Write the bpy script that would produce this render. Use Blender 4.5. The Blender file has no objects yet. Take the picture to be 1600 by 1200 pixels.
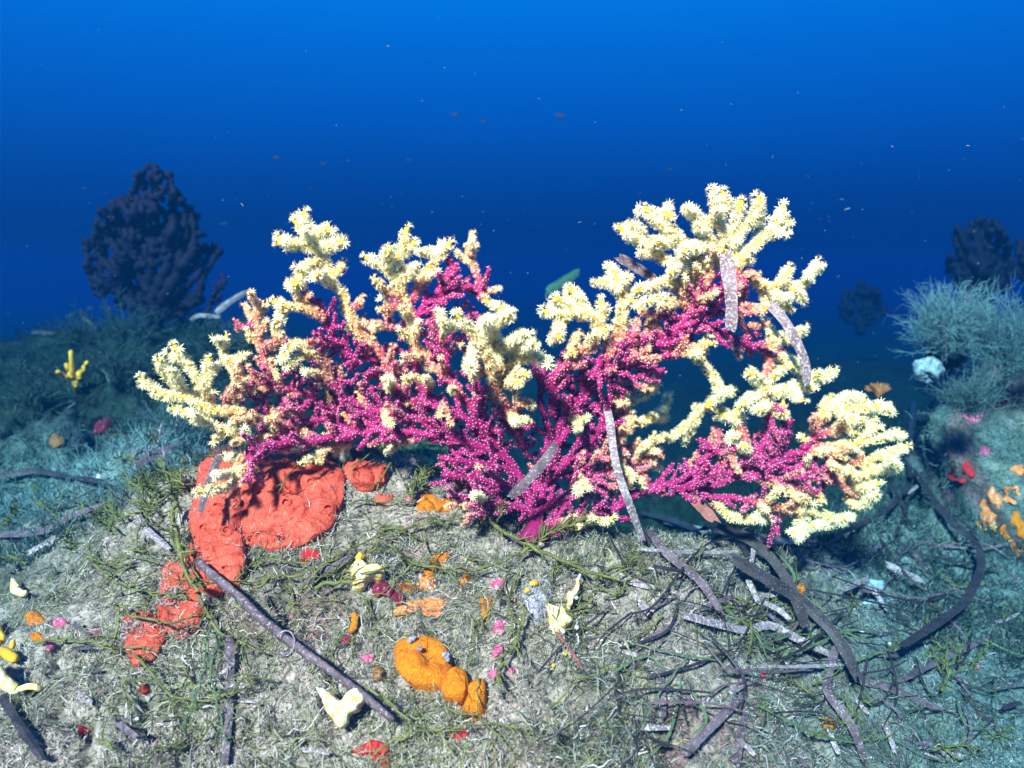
import bpy, math, random
import numpy as np
from mathutils import Vector
from mathutils.bvhtree import BVHTree

rng = np.random.default_rng(7)
random.seed(7)
S = bpy.context.scene
COL = S.collection

# ------------------------------------------------------------------ camera, world, sun, exposure
F = 1256.0
PITCH = math.radians(8.0)
cam_d = bpy.data.cameras.new('camera')
cam = bpy.data.objects.new('camera', cam_d)
COL.objects.link(cam)
cam.location = (0, 0, 0)
cam.rotation_euler = (math.pi / 2 - PITCH, 0, 0)
cam_d.sensor_width = 36.0
cam_d.lens = 36.0 * F / 1600.0
cam_d.clip_start = 0.01
cam_d.clip_end = 500
cam_d.dof.use_dof = True
cam_d.dof.focus_distance = 0.70
cam_d.dof.aperture_fstop = 7.0
S.camera = cam

SUN_EL = math.radians(38)
SUN_AZ = math.radians(-22)      # behind the camera, a little to the left
sun_dir = Vector((math.sin(SUN_AZ) * math.cos(SUN_EL), -math.cos(SUN_AZ) * math.cos(SUN_EL), math.sin(SUN_EL)))
sl = bpy.data.lights.new('sun', 'SUN')
sl.energy = 5.0
sl.angle = math.radians(5.0)
sl.color = (1.0, 0.49, 0.42)
sun = bpy.data.objects.new('sun', sl)
COL.objects.link(sun)
sun.rotation_euler = sun_dir.to_track_quat('Z', 'Y').to_euler()

W = bpy.data.worlds.new('World')
S.world = W
W.use_nodes = True
nt = W.node_tree
nt.nodes.clear()
n_out = nt.nodes.new('ShaderNodeOutputWorld')
n_bg = nt.nodes.new('ShaderNodeBackground')
n_sky = nt.nodes.new('ShaderNodeTexSky')
n_sky.sky_type = 'NISHITA'
n_sky.sun_disc = False
n_sky.sun_elevation = SUN_EL
n_sky.sun_rotation = math.atan2(sun_dir.x, sun_dir.y)
up = nt.nodes.new('ShaderNodeCombineXYZ')       # daylight reaches the water from straight above
up.inputs[2].default_value = 1.0
nt.links.new(up.outputs[0], n_sky.inputs['Vector'])
tc = nt.nodes.new('ShaderNodeTexCoord')
sep = nt.nodes.new('ShaderNodeSeparateXYZ')
nt.links.new(tc.outputs['Generated'], sep.inputs[0])
mr = nt.nodes.new('ShaderNodeMapRange')
mr.inputs['From Min'].default_value = -0.2
mr.inputs['From Max'].default_value = 0.6
nt.links.new(sep.outputs['Z'], mr.inputs['Value'])
ramp = nt.nodes.new('ShaderNodeValToRGB')       # open water: dark below, bright blue above
WORLD_STOPS = [(0.0, (0.0, 0.010, 0.026)), (0.18, (0.0, 0.026, 0.085)), (0.27, (0.0, 0.058, 0.18)),
               (0.36, (0.0, 0.16, 0.44)), (0.46, (0.0, 0.285, 0.74)), (0.56, (0.0, 0.40, 0.95)), (0.66, (0.0, 0.56, 1.18)), (1.0, (0.0, 0.58, 1.25))]
el = ramp.color_ramp.elements
while len(el) < len(WORLD_STOPS):
    el.new(0.5)
for e, (p, c) in zip(el, WORLD_STOPS):
    e.position = p
    e.color = (*c, 1)
nt.links.new(mr.outputs[0], ramp.inputs[0])
mul = nt.nodes.new('ShaderNodeMix')
mul.data_type = 'RGBA'
mul.blend_type = 'MULTIPLY'
mul.inputs['Factor'].default_value = 1.0
nt.links.new(n_sky.outputs[0], mul.inputs['A'])
nt.links.new(ramp.outputs[0], mul.inputs['B'])
nt.links.new(mul.outputs['Result'], n_bg.inputs['Color'])
n_bg.inputs['Strength'].default_value = 0.05
nt.links.new(n_bg.outputs[0], n_out.inputs[0])

S.view_settings.view_transform = 'Standard'
S.view_settings.look = 'None'
S.view_settings.exposure = 2.62
S.view_settings.gamma = 1.0
S.view_settings.use_curve_mapping = False
S.render.engine = 'CYCLES'
S.cycles.use_denoising = True
S.cycles.max_bounces = 5
S.cycles.diffuse_bounces = 2
S.cycles.glossy_bounces = 2
S.cycles.volume_bounces = 1
S.cycles.transparent_max_bounces = 8
S.cycles.caustics_reflective = False
S.cycles.caustics_refractive = False
S.cycles.sample_clamp_indirect = 4.0

# ------------------------------------------------------------------ helpers
CF = Vector((0, math.cos(PITCH), -math.sin(PITCH)))
CU = Vector((0, math.sin(PITCH), math.cos(PITCH)))


def ray(px, py):
    v = (px - 800.0) / F
    w = (600.0 - py) / F
    return Vector((v, CF.y + w * CU.y, CF.z + w * CU.z))


def P(px, py, y):
    d = ray(px, py)
    return d * (y / d.y)


def to_px(p):
    x, y, z = p
    dep = y * CF.y + z * CF.z
    return 800 + F * x / dep, 600 - F * (y * CU.y + z * CU.z) / dep


def _h(ix, iy, seed):
    n = (ix.astype(np.int64) * 374761393 + iy.astype(np.int64) * 668265263 + seed * 982451653) & 0x7fffffff
    n = ((n ^ (n >> 13)) * 1274126177) & 0x7fffffff
    return ((n ^ (n >> 16)) & 0xffff) / 32767.5 - 1.0


def vn(x, y, seed=0):
    x = np.asarray(x, float); y = np.asarray(y, float)
    ix = np.floor(x); iy = np.floor(y)
    fx = x - ix; fy = y - iy
    fx = fx * fx * fx * (fx * (fx * 6 - 15) + 10); fy = fy * fy * fy * (fy * (fy * 6 - 15) + 10)
    a = _h(ix, iy, seed); b = _h(ix + 1, iy, seed); c = _h(ix, iy + 1, seed); d = _h(ix + 1, iy + 1, seed)
    return (a * (1 - fx) + b * fx) * (1 - fy) + (c * (1 - fx) + d * fx) * fy


def fbm(x, y, s, o=3, seed=0):
    t = 0; a = 1.0; n = 0
    x = np.asarray(x, float) / s; y = np.asarray(y, float) / s
    for k in range(o):
        t = t + a * vn(x * (2.03 ** k) + 17.3 * k, y * (2.03 ** k) - 9.1 * k, seed + k)
        n += a; a *= 0.5
    return t / n


def sst(a, b, x):
    t = np.clip((x - a) / (b - a), 0, 1)
    return t * t * (3 - 2 * t)


def mesh_obj(name, V, Fc, mat, parent=None, col=None, smooth=True):
    """one mesh object; Fc is an int array (n,3)/(n,4) or a list of such arrays"""
    V = np.asarray(V, np.float32)
    if not isinstance(Fc, list):
        Fc = [Fc]
    Fc = [np.asarray(f, np.int32) for f in Fc if len(f)]
    me = bpy.data.meshes.new(name)
    me.vertices.add(len(V))
    me.vertices.foreach_set('co', V.ravel())
    loops = np.concatenate([f.ravel() for f in Fc])
    tot = np.concatenate([np.full(len(f), f.shape[1], np.int32) for f in Fc])
    start = np.concatenate([[0], np.cumsum(tot)[:-1]]).astype(np.int32)
    me.loops.add(len(loops))
    me.loops.foreach_set('vertex_index', loops)
    me.polygons.add(len(tot))
    me.polygons.foreach_set('loop_start', start)
    try:
        me.polygons.foreach_set('loop_total', tot)
    except Exception:
        pass
    me.polygons.foreach_set('use_smooth', np.full(len(tot), smooth, bool))
    if col is not None:
        a = me.color_attributes.new('Col', 'FLOAT_COLOR', 'POINT')
        c4 = np.ones((len(V), 4), np.float32)
        c4[:, :3] = col
        a.data.foreach_set('color', c4.ravel())
    me.update(calc_edges=True)
    me.materials.append(mat)
    o = bpy.data.objects.new(name, me)
    COL.objects.link(o)
    if parent is not None:
        o.parent = parent
        o.matrix_parent_inverse = parent.matrix_world.inverted()
    return o


def tag(o, label=None, cat=None, group=None, kind=None):
    if label: o['label'] = label
    if cat: o['category'] = cat
    if group: o['group'] = group
    if kind: o['kind'] = kind
    return o


def empty(name, loc):
    o = bpy.data.objects.new(name, None)
    o.empty_display_size = 0.02
    o.location = loc
    COL.objects.link(o)
    o.matrix_world.translation = loc
    return o


class Buf:
    def __init__(self):
        self.V = []; self.T = []; self.Q = []; self.C = []; self.n = 0

    def add(self, V, T=None, Q=None, C=None):
        V = np.asarray(V, float)
        self.V.append(V)
        if T is not None and len(T): self.T.append(np.asarray(T) + self.n)
        if Q is not None and len(Q): self.Q.append(np.asarray(Q) + self.n)
        C = np.asarray(C if C is not None else (0.5, 0.5, 0.5), float)
        if C.ndim == 1: C = np.tile(C, (len(V), 1))
        self.C.append(C)
        self.n += len(V)

    def tube(self, P_, R, C, sides=7, cap=True, flat=1.0, wob=0.0):
        P_ = np.asarray(P_, float); K = len(P_)
        if K < 2: return
        R = np.broadcast_to(np.asarray(R, float), (K,))
        C = np.asarray(C, float)
        if C.ndim == 1: C = np.tile(C, (K, 1))
        T = np.gradient(P_, axis=0)
        T /= np.linalg.norm(T, axis=1, keepdims=True) + 1e-12
        ref = np.array([0.21, 0.93, 0.31])
        A = np.cross(T, ref); A /= np.linalg.norm(A, axis=1, keepdims=True) + 1e-9
        B = np.cross(T, A)
        th = np.linspace(0, 2 * np.pi, sides, endpoint=False)
        rr = R[:, None] * (1 + wob * rng.normal(size=(K, sides)))
        V = P_[:, None, :] + rr[..., None] * (np.cos(th)[None, :, None] * A[:, None, :] + flat * np.sin(th)[None, :, None] * B[:, None, :])
        V = V.reshape(-1, 3)
        i = np.arange(K - 1)[:, None] * sides; j = np.arange(sides)[None, :]; jn = (j + 1) % sides
        Q = np.stack([i + j, i + jn, i + sides + jn, i + sides + j], -1).reshape(-1, 4)
        Cv = np.repeat(C, sides, axis=0)
        if cap:
            V = np.vstack([V, P_[0] - T[0] * R[0] * 0.5, P_[-1] + T[-1] * R[-1] * 0.7])
            n0 = K * sides
            jj = np.arange(sides); jjn = (jj + 1) % sides
            Tt = np.vstack([np.stack([np.full(sides, n0), jjn, jj], -1),
                            np.stack([np.full(sides, n0 + 1), (K - 1) * sides + jj, (K - 1) * sides + jjn], -1)])
            Cv = np.vstack([Cv, C[0], C[-1]])
            self.add(V, Tt, Q, Cv)
        else:
            self.add(V, None, Q, Cv)

    def build(self, name, mat, parent=None, smooth=True):
        Fs = []
        if self.T: Fs.append(np.vstack(self.T))
        if self.Q: Fs.append(np.vstack(self.Q))
        return mesh_obj(name, np.vstack(self.V), Fs, mat, parent, np.vstack(self.C), smooth)


def spline(pts, step):
    """Catmull-Rom through pts (any dimension), resampled about every step"""
    p = np.asarray(pts, float)
    if len(p) < 2: return p
    q = np.vstack([2 * p[0] - p[1], p, 2 * p[-1] - p[-2]])
    out = []
    for i in range(1, len(q) - 2):
        n = max(2, int(np.linalg.norm(q[i + 1, :2] - q[i, :2]) / step))
        t = np.linspace(0, 1, n, endpoint=False)[:, None]
        a, b, c, d = q[i - 1], q[i], q[i + 1], q[i + 2]
        out.append(0.5 * (2 * b + (c - a) * t + (2 * a - 5 * b + 4 * c - d) * t * t + (3 * b - a - 3 * c + d) * t ** 3))
    out.append(p[-1:])
    return np.vstack(out)


# ------------------------------------------------------------------ materials
def mat_new(name):
    m = bpy.data.materials.new(name)
    m.use_nodes = True
    b = m.node_tree.nodes['Principled BSDF']
    b.inputs['Specular IOR Level'].default_value = 0.15
    b.inputs['Roughness'].default_value = 0.75
    return m, m.node_tree, b


def N(nt, t, **kw):
    n = nt.nodes.new(t)
    for k, v in kw.items():
        setattr(n, k, v)
    return n


def noise(nt, scale, detail=4, rough=0.6, dist=0.0):
    tcn = N(nt, 'ShaderNodeTexCoord')
    n = N(nt, 'ShaderNodeTexNoise')
    n.inputs['Scale'].default_value = scale
    n.inputs['Detail'].default_value = detail
    n.inputs['Roughness'].default_value = rough
    n.inputs['Distortion'].default_value = dist
    nt.links.new(tcn.outputs['Object'], n.inputs['Vector'])
    return n


def mixc(nt, fac, a, b, mode='MIX'):
    m = N(nt, 'ShaderNodeMix', data_type='RGBA', blend_type=mode)
    for sock, v in (('Factor', fac), ('A', a), ('B', b)):
        if hasattr(v, 'is_output'):
            nt.links.new(v, m.inputs[sock] if sock == 'Factor' else m.inputs[sock])
        elif sock == 'Factor':
            m.inputs['Factor'].default_value = v
        else:
            m.inputs[sock].default_value = (*v, 1)
    return m.outputs['Result']


def thresh(nt, src, lo, hi):
    r = N(nt, 'ShaderNodeMapRange', interpolation_type='SMOOTHSTEP')
    r.inputs['From Min'].default_value = lo
    r.inputs['From Max'].default_value = hi
    nt.links.new(src, r.inputs['Value'])
    return r.outputs[0]


def bump(nt, b, src, strength, dist):
    n = N(nt, 'ShaderNodeBump')
    n.inputs['Strength'].default_value = strength
    n.inputs['Distance'].default_value = dist
    nt.links.new(src, n.inputs['Height'])
    nt.links.new(n.outputs[0], b.inputs['Normal'])


def mat_attr(name, rough=0.7, mott=0.0, scale=300, spec=0.15, sss=0.0, bmp=0.0):
    m, nt, b = mat_new(name)
    a = N(nt, 'ShaderNodeAttribute', attribute_name='Col')
    c = a.outputs['Color']
    if mott > 0:
        n = noise(nt, scale, 3)
        f = N(nt, 'ShaderNodeMapRange')
        f.inputs['To Min'].default_value = 1 - mott
        f.inputs['To Max'].default_value = 1 + mott
        f.inputs['From Min'].default_value = 0.25
        f.inputs['From Max'].default_value = 0.75
        nt.links.new(n.outputs['Fac'], f.inputs['Value'])
        cc = N(nt, 'ShaderNodeCombineColor')
        for k in range(3): nt.links.new(f.outputs[0], cc.inputs[k])
        c = mixc(nt, 1.0, c, cc.outputs[0], 'MULTIPLY')
        if bmp: bump(nt, b, n.outputs['Fac'], 1.0, bmp)
    nt.links.new(c, b.inputs['Base Color'])
    b.inputs['Roughness'].default_value = rough
    b.inputs['Specular IOR Level'].default_value = spec
    return m


def mat_spot(name, base, dark, spot, lo=0.6, hi=0.68, scale=160, rough=0.7, bmp=0.0008, vscale=60, spec=0.2):
    """base mottled with dark, and crusted with spot-coloured patches"""
    m, nt, b = mat_new(name)
    n1 = noise(nt, vscale, 4)
    c = mixc(nt, thresh(nt, n1.outputs['Fac'], 0.38, 0.62), dark, base)
    n2 = noise(nt, scale, 3, 0.7)
    c = mixc(nt, thresh(nt, n2.outputs['Fac'], lo, hi), c, spot)
    nt.links.new(c, b.inputs['Base Color'])
    b.inputs['Roughness'].default_value = rough
    b.inputs['Specular IOR Level'].default_value = spec
    if bmp: bump(nt, b, n2.outputs['Fac'], 1.0, bmp)
    return m


M_ground, nt_g, b_g = mat_new('silty reef')
ga = N(nt_g, 'ShaderNodeAttribute', attribute_name='Col')
gn1 = noise(nt_g, 260, 5, 0.7, 0.6)
gn2 = noise(nt_g, 55, 4, 0.65)
gc = mixc(nt_g, thresh(nt_g, gn1.outputs['Fac'], 0.36, 0.54), (0.26, 0.27, 0.25), (1, 1, 1))
gc = mixc(nt_g, 1.0, ga.outputs['Color'], gc, 'MULTIPLY')
gc2 = mixc(nt_g, thresh(nt_g, gn2.outputs['Fac'], 0.40, 0.62), (0.62, 0.66, 0.58), (1.1, 1.08, 1.05))
gc = mixc(nt_g, 1.0, gc, gc2, 'MULTIPLY')
nt_g.links.new(gc, b_g.inputs['Base Color'])
b_g.inputs['Roughness'].default_value = 0.9
bump(nt_g, b_g, gn1.outputs['Fac'], 1.0, 0.004)

M_turf = mat_attr('turf filaments', 0.8)
M_alga = mat_spot('olive alga', (0.16, 0.17, 0.045), (0.09, 0.10, 0.03), (0.40, 0.42, 0.33), 0.64, 0.70, 420, vscale=90)
M_gorg = mat_attr('sea fan tissue', 0.6, 0.25, 700, 0.2, bmp=0.0006)
M_polyp = mat_attr('sea fan polyps', 0.55, spec=0.25)
M_dark = mat_attr('dark sea fan', 0.8, 0.2, 200)
M_blade = {
    'dark': mat_spot('dead leaf dark', (0.035, 0.028, 0.032), (0.016, 0.013, 0.016), (0.24, 0.23, 0.24), 0.60, 0.72, 600, 0.5, 0.0006, 80, 0.4),
    'violet': mat_spot('dead leaf violet', (0.14, 0.10, 0.115), (0.075, 0.05, 0.06), (0.38, 0.35, 0.35), 0.55, 0.70, 420, 0.6, 0.0008, 90),
    'pale': mat_spot('dead leaf crusted', (0.28, 0.22, 0.235), (0.16, 0.11, 0.12), (0.56, 0.53, 0.53), 0.48, 0.66, 420, 0.6, 0.0016, 60),
    'red': mat_spot('dead leaf red brown', (0.26, 0.09, 0.07), (0.16, 0.06, 0.05), (0.4, 0.25, 0.22), 0.62, 0.70, 500, 0.6, 0.0006, 90),
    'green': mat_spot('fresh leaf', (0.10, 0.16, 0.07), (0.06, 0.10, 0.05), (0.4, 0.42, 0.36), 0.66, 0.72, 400, 0.5, 0.0005, 80),
}
M_red = mat_spot('coral red sponge', (0.64, 0.105, 0.062), (0.48, 0.065, 0.038), (0.68, 0.27, 0.20), 0.58, 0.74, 330, 0.7, 0.0028, 130, 0.12)
M_redhole = mat_spot('osculum lining', (0.30, 0.022, 0.003), (0.16, 0.012, 0.003), (0.5, 0.05, 0.01), 0.6, 0.7, 300)
M_orange = mat_spot('orange sponge', (0.74, 0.21, 0.004), (0.58, 0.14, 0.003), (0.78, 0.29, 0.03), 0.5, 0.66, 620, 0.9, 0.0024, 260)
M_orange2 = mat_spot('salmon orange crust', (0.75, 0.24, 0.06), (0.60, 0.15, 0.03), (0.55, 0.45, 0.40), 0.56, 0.64, 260, 0.8, 0.0014, 90)
M_yellow = mat_spot('cream yellow sponge', (0.85, 0.68, 0.24), (0.78, 0.42, 0.05), (0.92, 0.86, 0.58), 0.44, 0.60, 240, 0.8, 0.0020, 110)
M_yellowd = mat_spot('golden yellow sponge', (0.75, 0.42, 0.03), (0.62, 0.30, 0.02), (0.80, 0.55, 0.10), 0.55, 0.66, 150, 0.7, 0.001, 80)
M_crimson = mat_spot('crimson crust', (0.50, 0.015, 0.02), (0.32, 0.01, 0.015), (0.6, 0.15, 0.12), 0.62, 0.70, 240, 0.6, 0.001, 90)
M_maroon = mat_spot('maroon crust', (0.22, 0.012, 0.04), (0.13, 0.01, 0.03), (0.6, 0.40, 0.42), 0.62, 0.68, 400, 0.6, 0.001, 90)
M_pink = mat_spot('pink coralline crust', (0.62, 0.13, 0.24), (0.45, 0.06, 0.15), (0.70, 0.35, 0.42), 0.55, 0.65, 260, 0.7, 0.0012, 90)
M_lilac = mat_spot('lilac grey bryozoan', (0.30, 0.28, 0.33), (0.18, 0.17, 0.21), (0.5, 0.48, 0.5), 0.52, 0.6, 420, 0.8, 0.002, 140)
M_cup = mat_spot('brown sea squirt', (0.32, 0.14, 0.04), (0.2, 0.08, 0.03), (0.4, 0.25, 0.12), 0.6, 0.7, 200)
M_white = mat_spot('white shell', (0.62, 0.62, 0.58), (0.40, 0.42, 0.40), (0.8, 0.8, 0.78), 0.55, 0.65, 200)
M_bluegrey = mat_spot('pale blue grey sponge', (0.24, 0.34, 0.40), (0.14, 0.22, 0.27), (0.36, 0.46, 0.50), 0.5, 0.65, 160, 0.8, 0.001, 60)
M_fish, _, bf = mat_new('dark fish'); bf.inputs['Base Color'].default_value = (0.03, 0.04, 0.05, 1)
M_snow, _, bs = mat_new('drifting specks'); bs.inputs['Base Color'].default_value = (0.16, 0.20, 0.20, 1)

# ------------------------------------------------------------------ seabed
ctl = []
def cp(px, py, y):
    p = P(px, py, y); ctl.append((p.x, p.y, p.z))
for t in [(-300, 1400, .46), (0, 1400, .43), (400, 1400, .42), (800, 1400, .42), (1200, 1400, .46), (1600, 1400, .56), (1900, 1400, .6),
          (-200, 1200, .53), (0, 1200, .51), (400, 1200, .50), (800, 1200, .50), (1200, 1200, .55), (1600, 1200, .68), (1800, 1200, .72),
          (-200, 1020, .72), (0, 1000, .69), (200, 1000, .60), (400, 1000, .595), (600, 1000, .595), (800, 1000, .60), (1000, 1000, .61), (1200, 1000, .70), (1400, 1000, .82), (1600, 1000, .92), (1800, 1000, .95),
          (0, 880, .88), (150, 850, .78), (300, 850, .69), (450, 850, .68), (600, 870, .68), (750, 870, .70), (900, 870, .705), (1050, 880, .71),
          (100, 820, .92), (220, 770, .86), (320, 730, .80), (400, 760, .745), (420, 705, .80), (500, 720, .785), (600, 705, .80), (700, 755, .775), (800, 828, .745), (900, 828, .75), (1000, 838, .765), (1100, 845, .80), (1200, 850, .84), (1300, 850, .96), (1400, 850, 1.05), (1500, 900, 1.02), (1650, 920, 1.0),
          (100, 765, 1.08), (-20, 770, 1.12), (200, 705, 1.05), (50, 690, 1.2), (100, 630, 1.42), (250, 610, 1.45), (20, 570, 1.7), (150, 530, 1.95), (250, 512, 2.15), (330, 545, 1.85), (400, 590, 1.65), (-200, 570, 1.7), (-200, 700, 1.1),
          (1400, 780, 1.2), (1450, 705, 1.5), (1350, 660, 1.7), (1500, 790, 1.28), (1620, 880, 1.05), (1700, 860, 1.1), (1300, 575, 3.4), (1450, 575, 3.0)]:
    cp(*t)
ctl += [(-.2, .98, -.36), (0, .95, -.40), (.2, .98, -.42), (0, 1.3, -.52), (.4, 1.3, -.48), (.8, 1.6, -.42), (1.1, 1.4, -.40), (.9, 2.3, -.45), (-.3, 1.4, -.42), (.3, 2, -.52), (-.2, 2.2, -.50),
        (-1.2, 3.2, -.44), (-2.2, 3, -.42), (0, 4, -.52), (2, 4, -.48), (-2, 6, -.52), (2, 7, -.52), (0, 9, -.55), (-6, 10, -.6), (6, 10, -.55), (0, 20, -.7),
        (-15, 15, -.8), (15, 15, -.8), (-30, 40, -1.2), (30, 40, -1.2), (0, 45, -1.2), (-20, 0, -.8), (20, 0, -.8), (-5, 2, -.45), (5, 2, -.45), (-2, .6, -.35), (2, .6, -.38), (-1.2, .3, -.38), (1.2, .3, -.40),
        (0, .2, -.40), (0, 0, -.42), (-1, -.5, -.5), (1, -.5, -.5), (0, -3, -.6)]
ctl = np.array(ctl)
_c = 0.10
_D = np.sqrt(((ctl[:, None, :2] - ctl[None, :, :2]) ** 2).sum(-1) + _c * _c)
_A = np.block([[_D - np.eye(len(ctl)) * 0.004, np.ones((len(ctl), 1))], [np.ones((1, len(ctl))), np.zeros((1, 1))]])
_w = np.linalg.solve(_A, np.append(ctl[:, 2], 0.0))


def H0(x, y):
    x = np.asarray(x, float); y = np.asarray(y, float)
    sh = x.shape
    x = x.ravel(); y = y.ravel()
    out = np.empty(len(x))
    for i in range(0, len(x), 20000):
        d = np.sqrt((x[i:i + 20000, None] - ctl[None, :, 0]) ** 2 + (y[i:i + 20000, None] - ctl[None, :, 1]) ** 2 + _c * _c)
        out[i:i + 20000] = d @ _w[:-1] + _w[-1]
    far = sst(1.2, 3.0, y)
    out += fbm(x, y, 0.16, 2, 3) * 0.012
    out += far * (fbm(x, y, 0.8, 3, 5) * 0.06)
    return out.reshape(sh)


PITS = []


def H(x, y):
    z = H0(x, y)
    for (a, b, r, d) in PITS:
        q = np.sqrt(((x - a) / r) ** 2 + ((y - b) / (r * 1.3)) ** 2) * (1 + 0.35 * vn(x / r * 1.7, y / r * 1.7, 97))
        z = z - d * (1 - sst(0.5, 1.15, q))
    mid = sst(0.85, 1.3, y) * (1 - sst(3, 8, y))
    z = z + fbm(x, y, 0.06, 2, 11) * (0.008 + 0.02 * mid)
    z = z + (0.35 - np.abs(fbm(x, y, 0.030, 2, 21))) * (0.009 + 0.012 * mid)
    z = z + fbm(x, y, 0.011, 2, 31) * 0.0036
    pit = sst(0.18, 0.5, fbm(x, y, 0.022, 2, 35))
    z = z - pit * 0.014 * (1 - sst(1.5, 3, y))
    return z


def axis(lo, hi, step, far_lo, far_hi, g):
    a = list(np.arange(lo, hi, step))
    s = step; v = a[-1]; up_ = []
    while v < far_hi:
        s *= g; v += s; up_.append(v)
    s = step; v = a[0]; dn = []
    while v > far_lo:
        s *= g; v -= s; dn.append(v)
    return np.array(dn[::-1] + a + up_)


def make_bvh(fn, step, lo=0.4, hi=3.2, w=2.4):
    x = axis(-0.9, 0.9, step, -w, w, 1.06); y = axis(lo, 1.1, step, lo - 0.01, hi, 1.05)
    X, Y = np.meshgrid(x, y); Z = fn(X, Y)
    V = [tuple(v) for v in np.stack([X, Y, Z], -1).reshape(-1, 3)]
    a = (np.arange(len(y) - 1)[:, None] * len(x) + np.arange(len(x) - 1)[None, :]).ravel()
    return BVHTree.FromPolygons(V, [tuple(q) for q in np.stack([a, a + 1, a + len(x) + 1, a + len(x)], -1)])


def hit(px, py, bv=None):
    d = ray(px, py).normalized()
    loc, nor, _, _ = (bv or BV1).ray_cast(Vector((0, 0, 0)), d)
    if loc is None:
        p = P(px, py, 1.2)
        return p, Vector((0, -0.5, 0.85)).normalized()
    if nor.z < 0: nor = -nor
    return loc, nor


BV0 = make_bvh(H0, 0.012)
for (a, b, r, d) in [(905, 868, 16, .022), (968, 884, 14, .018), (436, 938, 22, .016), (755, 982, 11, .018), (160, 690, 34, .05), (1180, 915, 26, .02), (1265, 1000, 22, .02), (940, 975, 12, .014), (310, 745, 30, .03), (120, 1050, 20, .014), (52, 1075, 16, .015), (690, 1010, 9, .0), (560, 1045, 10, .01),
                     (1010, 960, 12, .012), (860, 870, 10, .014), (480, 985, 14, .010), (215, 1060, 12, .012), (1090, 1090, 14, .012), (1420, 900, 26, .02), (1500, 1010, 24, .02), (790, 935, 9, .012), (835, 1060, 10, .008), (345, 1160, 14, .010)]:
    p, _n = hit(a, b, BV0)
    PITS.append((p.x, p.y, r * p.y / F, d))
gx = axis(-0.80, 0.80, 0.0022, -28, 28, 1.035)
gy = axis(0.42, 1.0, 0.0022, -4, 30, 1.03)
GX, GY = np.meshgrid(gx, gy)
GZ = H(GX, GY)
nx, ny = len(gx), len(gy)
GV = np.stack([GX, GY, GZ], -1).reshape(-1, 3)
ii = (np.arange(ny - 1)[:, None] * nx + np.arange(nx - 1)[None, :]).ravel()
GQ = np.stack([ii, ii + 1, ii + nx + 1, ii + nx], -1)


def ground_colour(x, y):
    """near silt, back turf and right rubble; light fall-off painted in as teal and dark tones"""
    silt = np.array([0.46, 0.38, 0.325]); turf = np.array([0.016, 0.036, 0.026]); sand = np.array([0.165, 0.245, 0.25])
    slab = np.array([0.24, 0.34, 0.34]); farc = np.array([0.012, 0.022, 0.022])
    n1 = fbm(x, y, 0.09, 3, 41); n2 = fbm(x, y, 0.03, 3, 43); n3 = fbm(x, y, 0.3, 3, 45)
    c = np.tile(silt, (len(x), 1))
    right = sst(0.10, 0.42, x + 0.06 * n1)[:, None]
    c = c * (1 - right) + sand * right  # teal cast in the sand colour paints the weaker light at right
    ol = (sst(0.0, 0.45, n1 + 0.5 * n2) * 0.65)[:, None]
    c = c * (1 - ol) + np.array([0.13, 0.125, 0.085]) * ol
    pk = (sst(0.30, 0.6, fbm(x, y, 0.05, 3, 51)) * (1 - right[:, 0]) * 0.55)[:, None]
    c = c * (1 - pk) + np.array([0.34, 0.16, 0.18]) * pk
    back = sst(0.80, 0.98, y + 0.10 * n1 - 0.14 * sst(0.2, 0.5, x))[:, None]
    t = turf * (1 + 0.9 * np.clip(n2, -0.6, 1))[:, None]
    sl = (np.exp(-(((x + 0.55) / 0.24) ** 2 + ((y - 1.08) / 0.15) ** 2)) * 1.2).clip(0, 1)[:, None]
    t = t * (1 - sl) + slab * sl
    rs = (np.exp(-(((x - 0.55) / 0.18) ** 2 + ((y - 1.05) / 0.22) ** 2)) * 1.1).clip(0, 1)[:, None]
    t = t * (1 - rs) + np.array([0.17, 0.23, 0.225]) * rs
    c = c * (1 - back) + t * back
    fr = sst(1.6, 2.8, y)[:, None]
    c = c * (1 - fr) + farc * (1 + 0.6 * n3)[:, None] * fr  # far ground darkened in colour to paint the loss of light with distance
    return np.clip(c, 0.01, 0.8)


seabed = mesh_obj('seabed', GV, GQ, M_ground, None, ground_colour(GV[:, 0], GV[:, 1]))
tag(seabed, 'silt covered reef seabed under the sea fan, fading into blue water', 'seabed', kind='structure')

BV1 = make_bvh(H, 0.006)


# ------------------------------------------------------------------ turf: countless small filaments
def ribbons(base, d0, length, width, colr, curl, K=5, wdir=None):
    n = len(base)
    pts = np.empty((n, K, 3)); pts[:, 0] = base
    d = d0 / np.linalg.norm(d0, axis=1, keepdims=True)
    for k in range(1, K):
        d = d + rng.normal(size=(n, 3)) * curl
        d /= np.linalg.norm(d, axis=1, keepdims=True)
        pts[:, k] = pts[:, k - 1] + d * (length / (K - 1))[:, None]
    side = np.cross(d0, rng.normal(size=(n, 3))) if wdir is None else wdir
    side /= np.linalg.norm(side, axis=1, keepdims=True) + 1e-9
    tp = np.linspace(1, 0.45, K)
    off = side[:, None, :] * (width[:, None] * tp[None, :] * 0.5)[..., None]
    V = np.stack([pts - off, pts + off], 2).reshape(-1, 3)
    b = np.arange(n)[:, None] * (2 * K) + np.arange(K - 1)[None, :] * 2
    Q = np.stack([b, b + 1, b + 3, b + 2], -1).reshape(-1, 4)
    return V, Q, np.repeat(colr, 2 * K, axis=0)


def palette(n, cols, w):
    c = np.array(cols)[rng.choice(len(cols), n, p=np.array(w) / sum(w))]
    return c * rng.uniform(0.65, 1.3, (n, 1))


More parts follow.
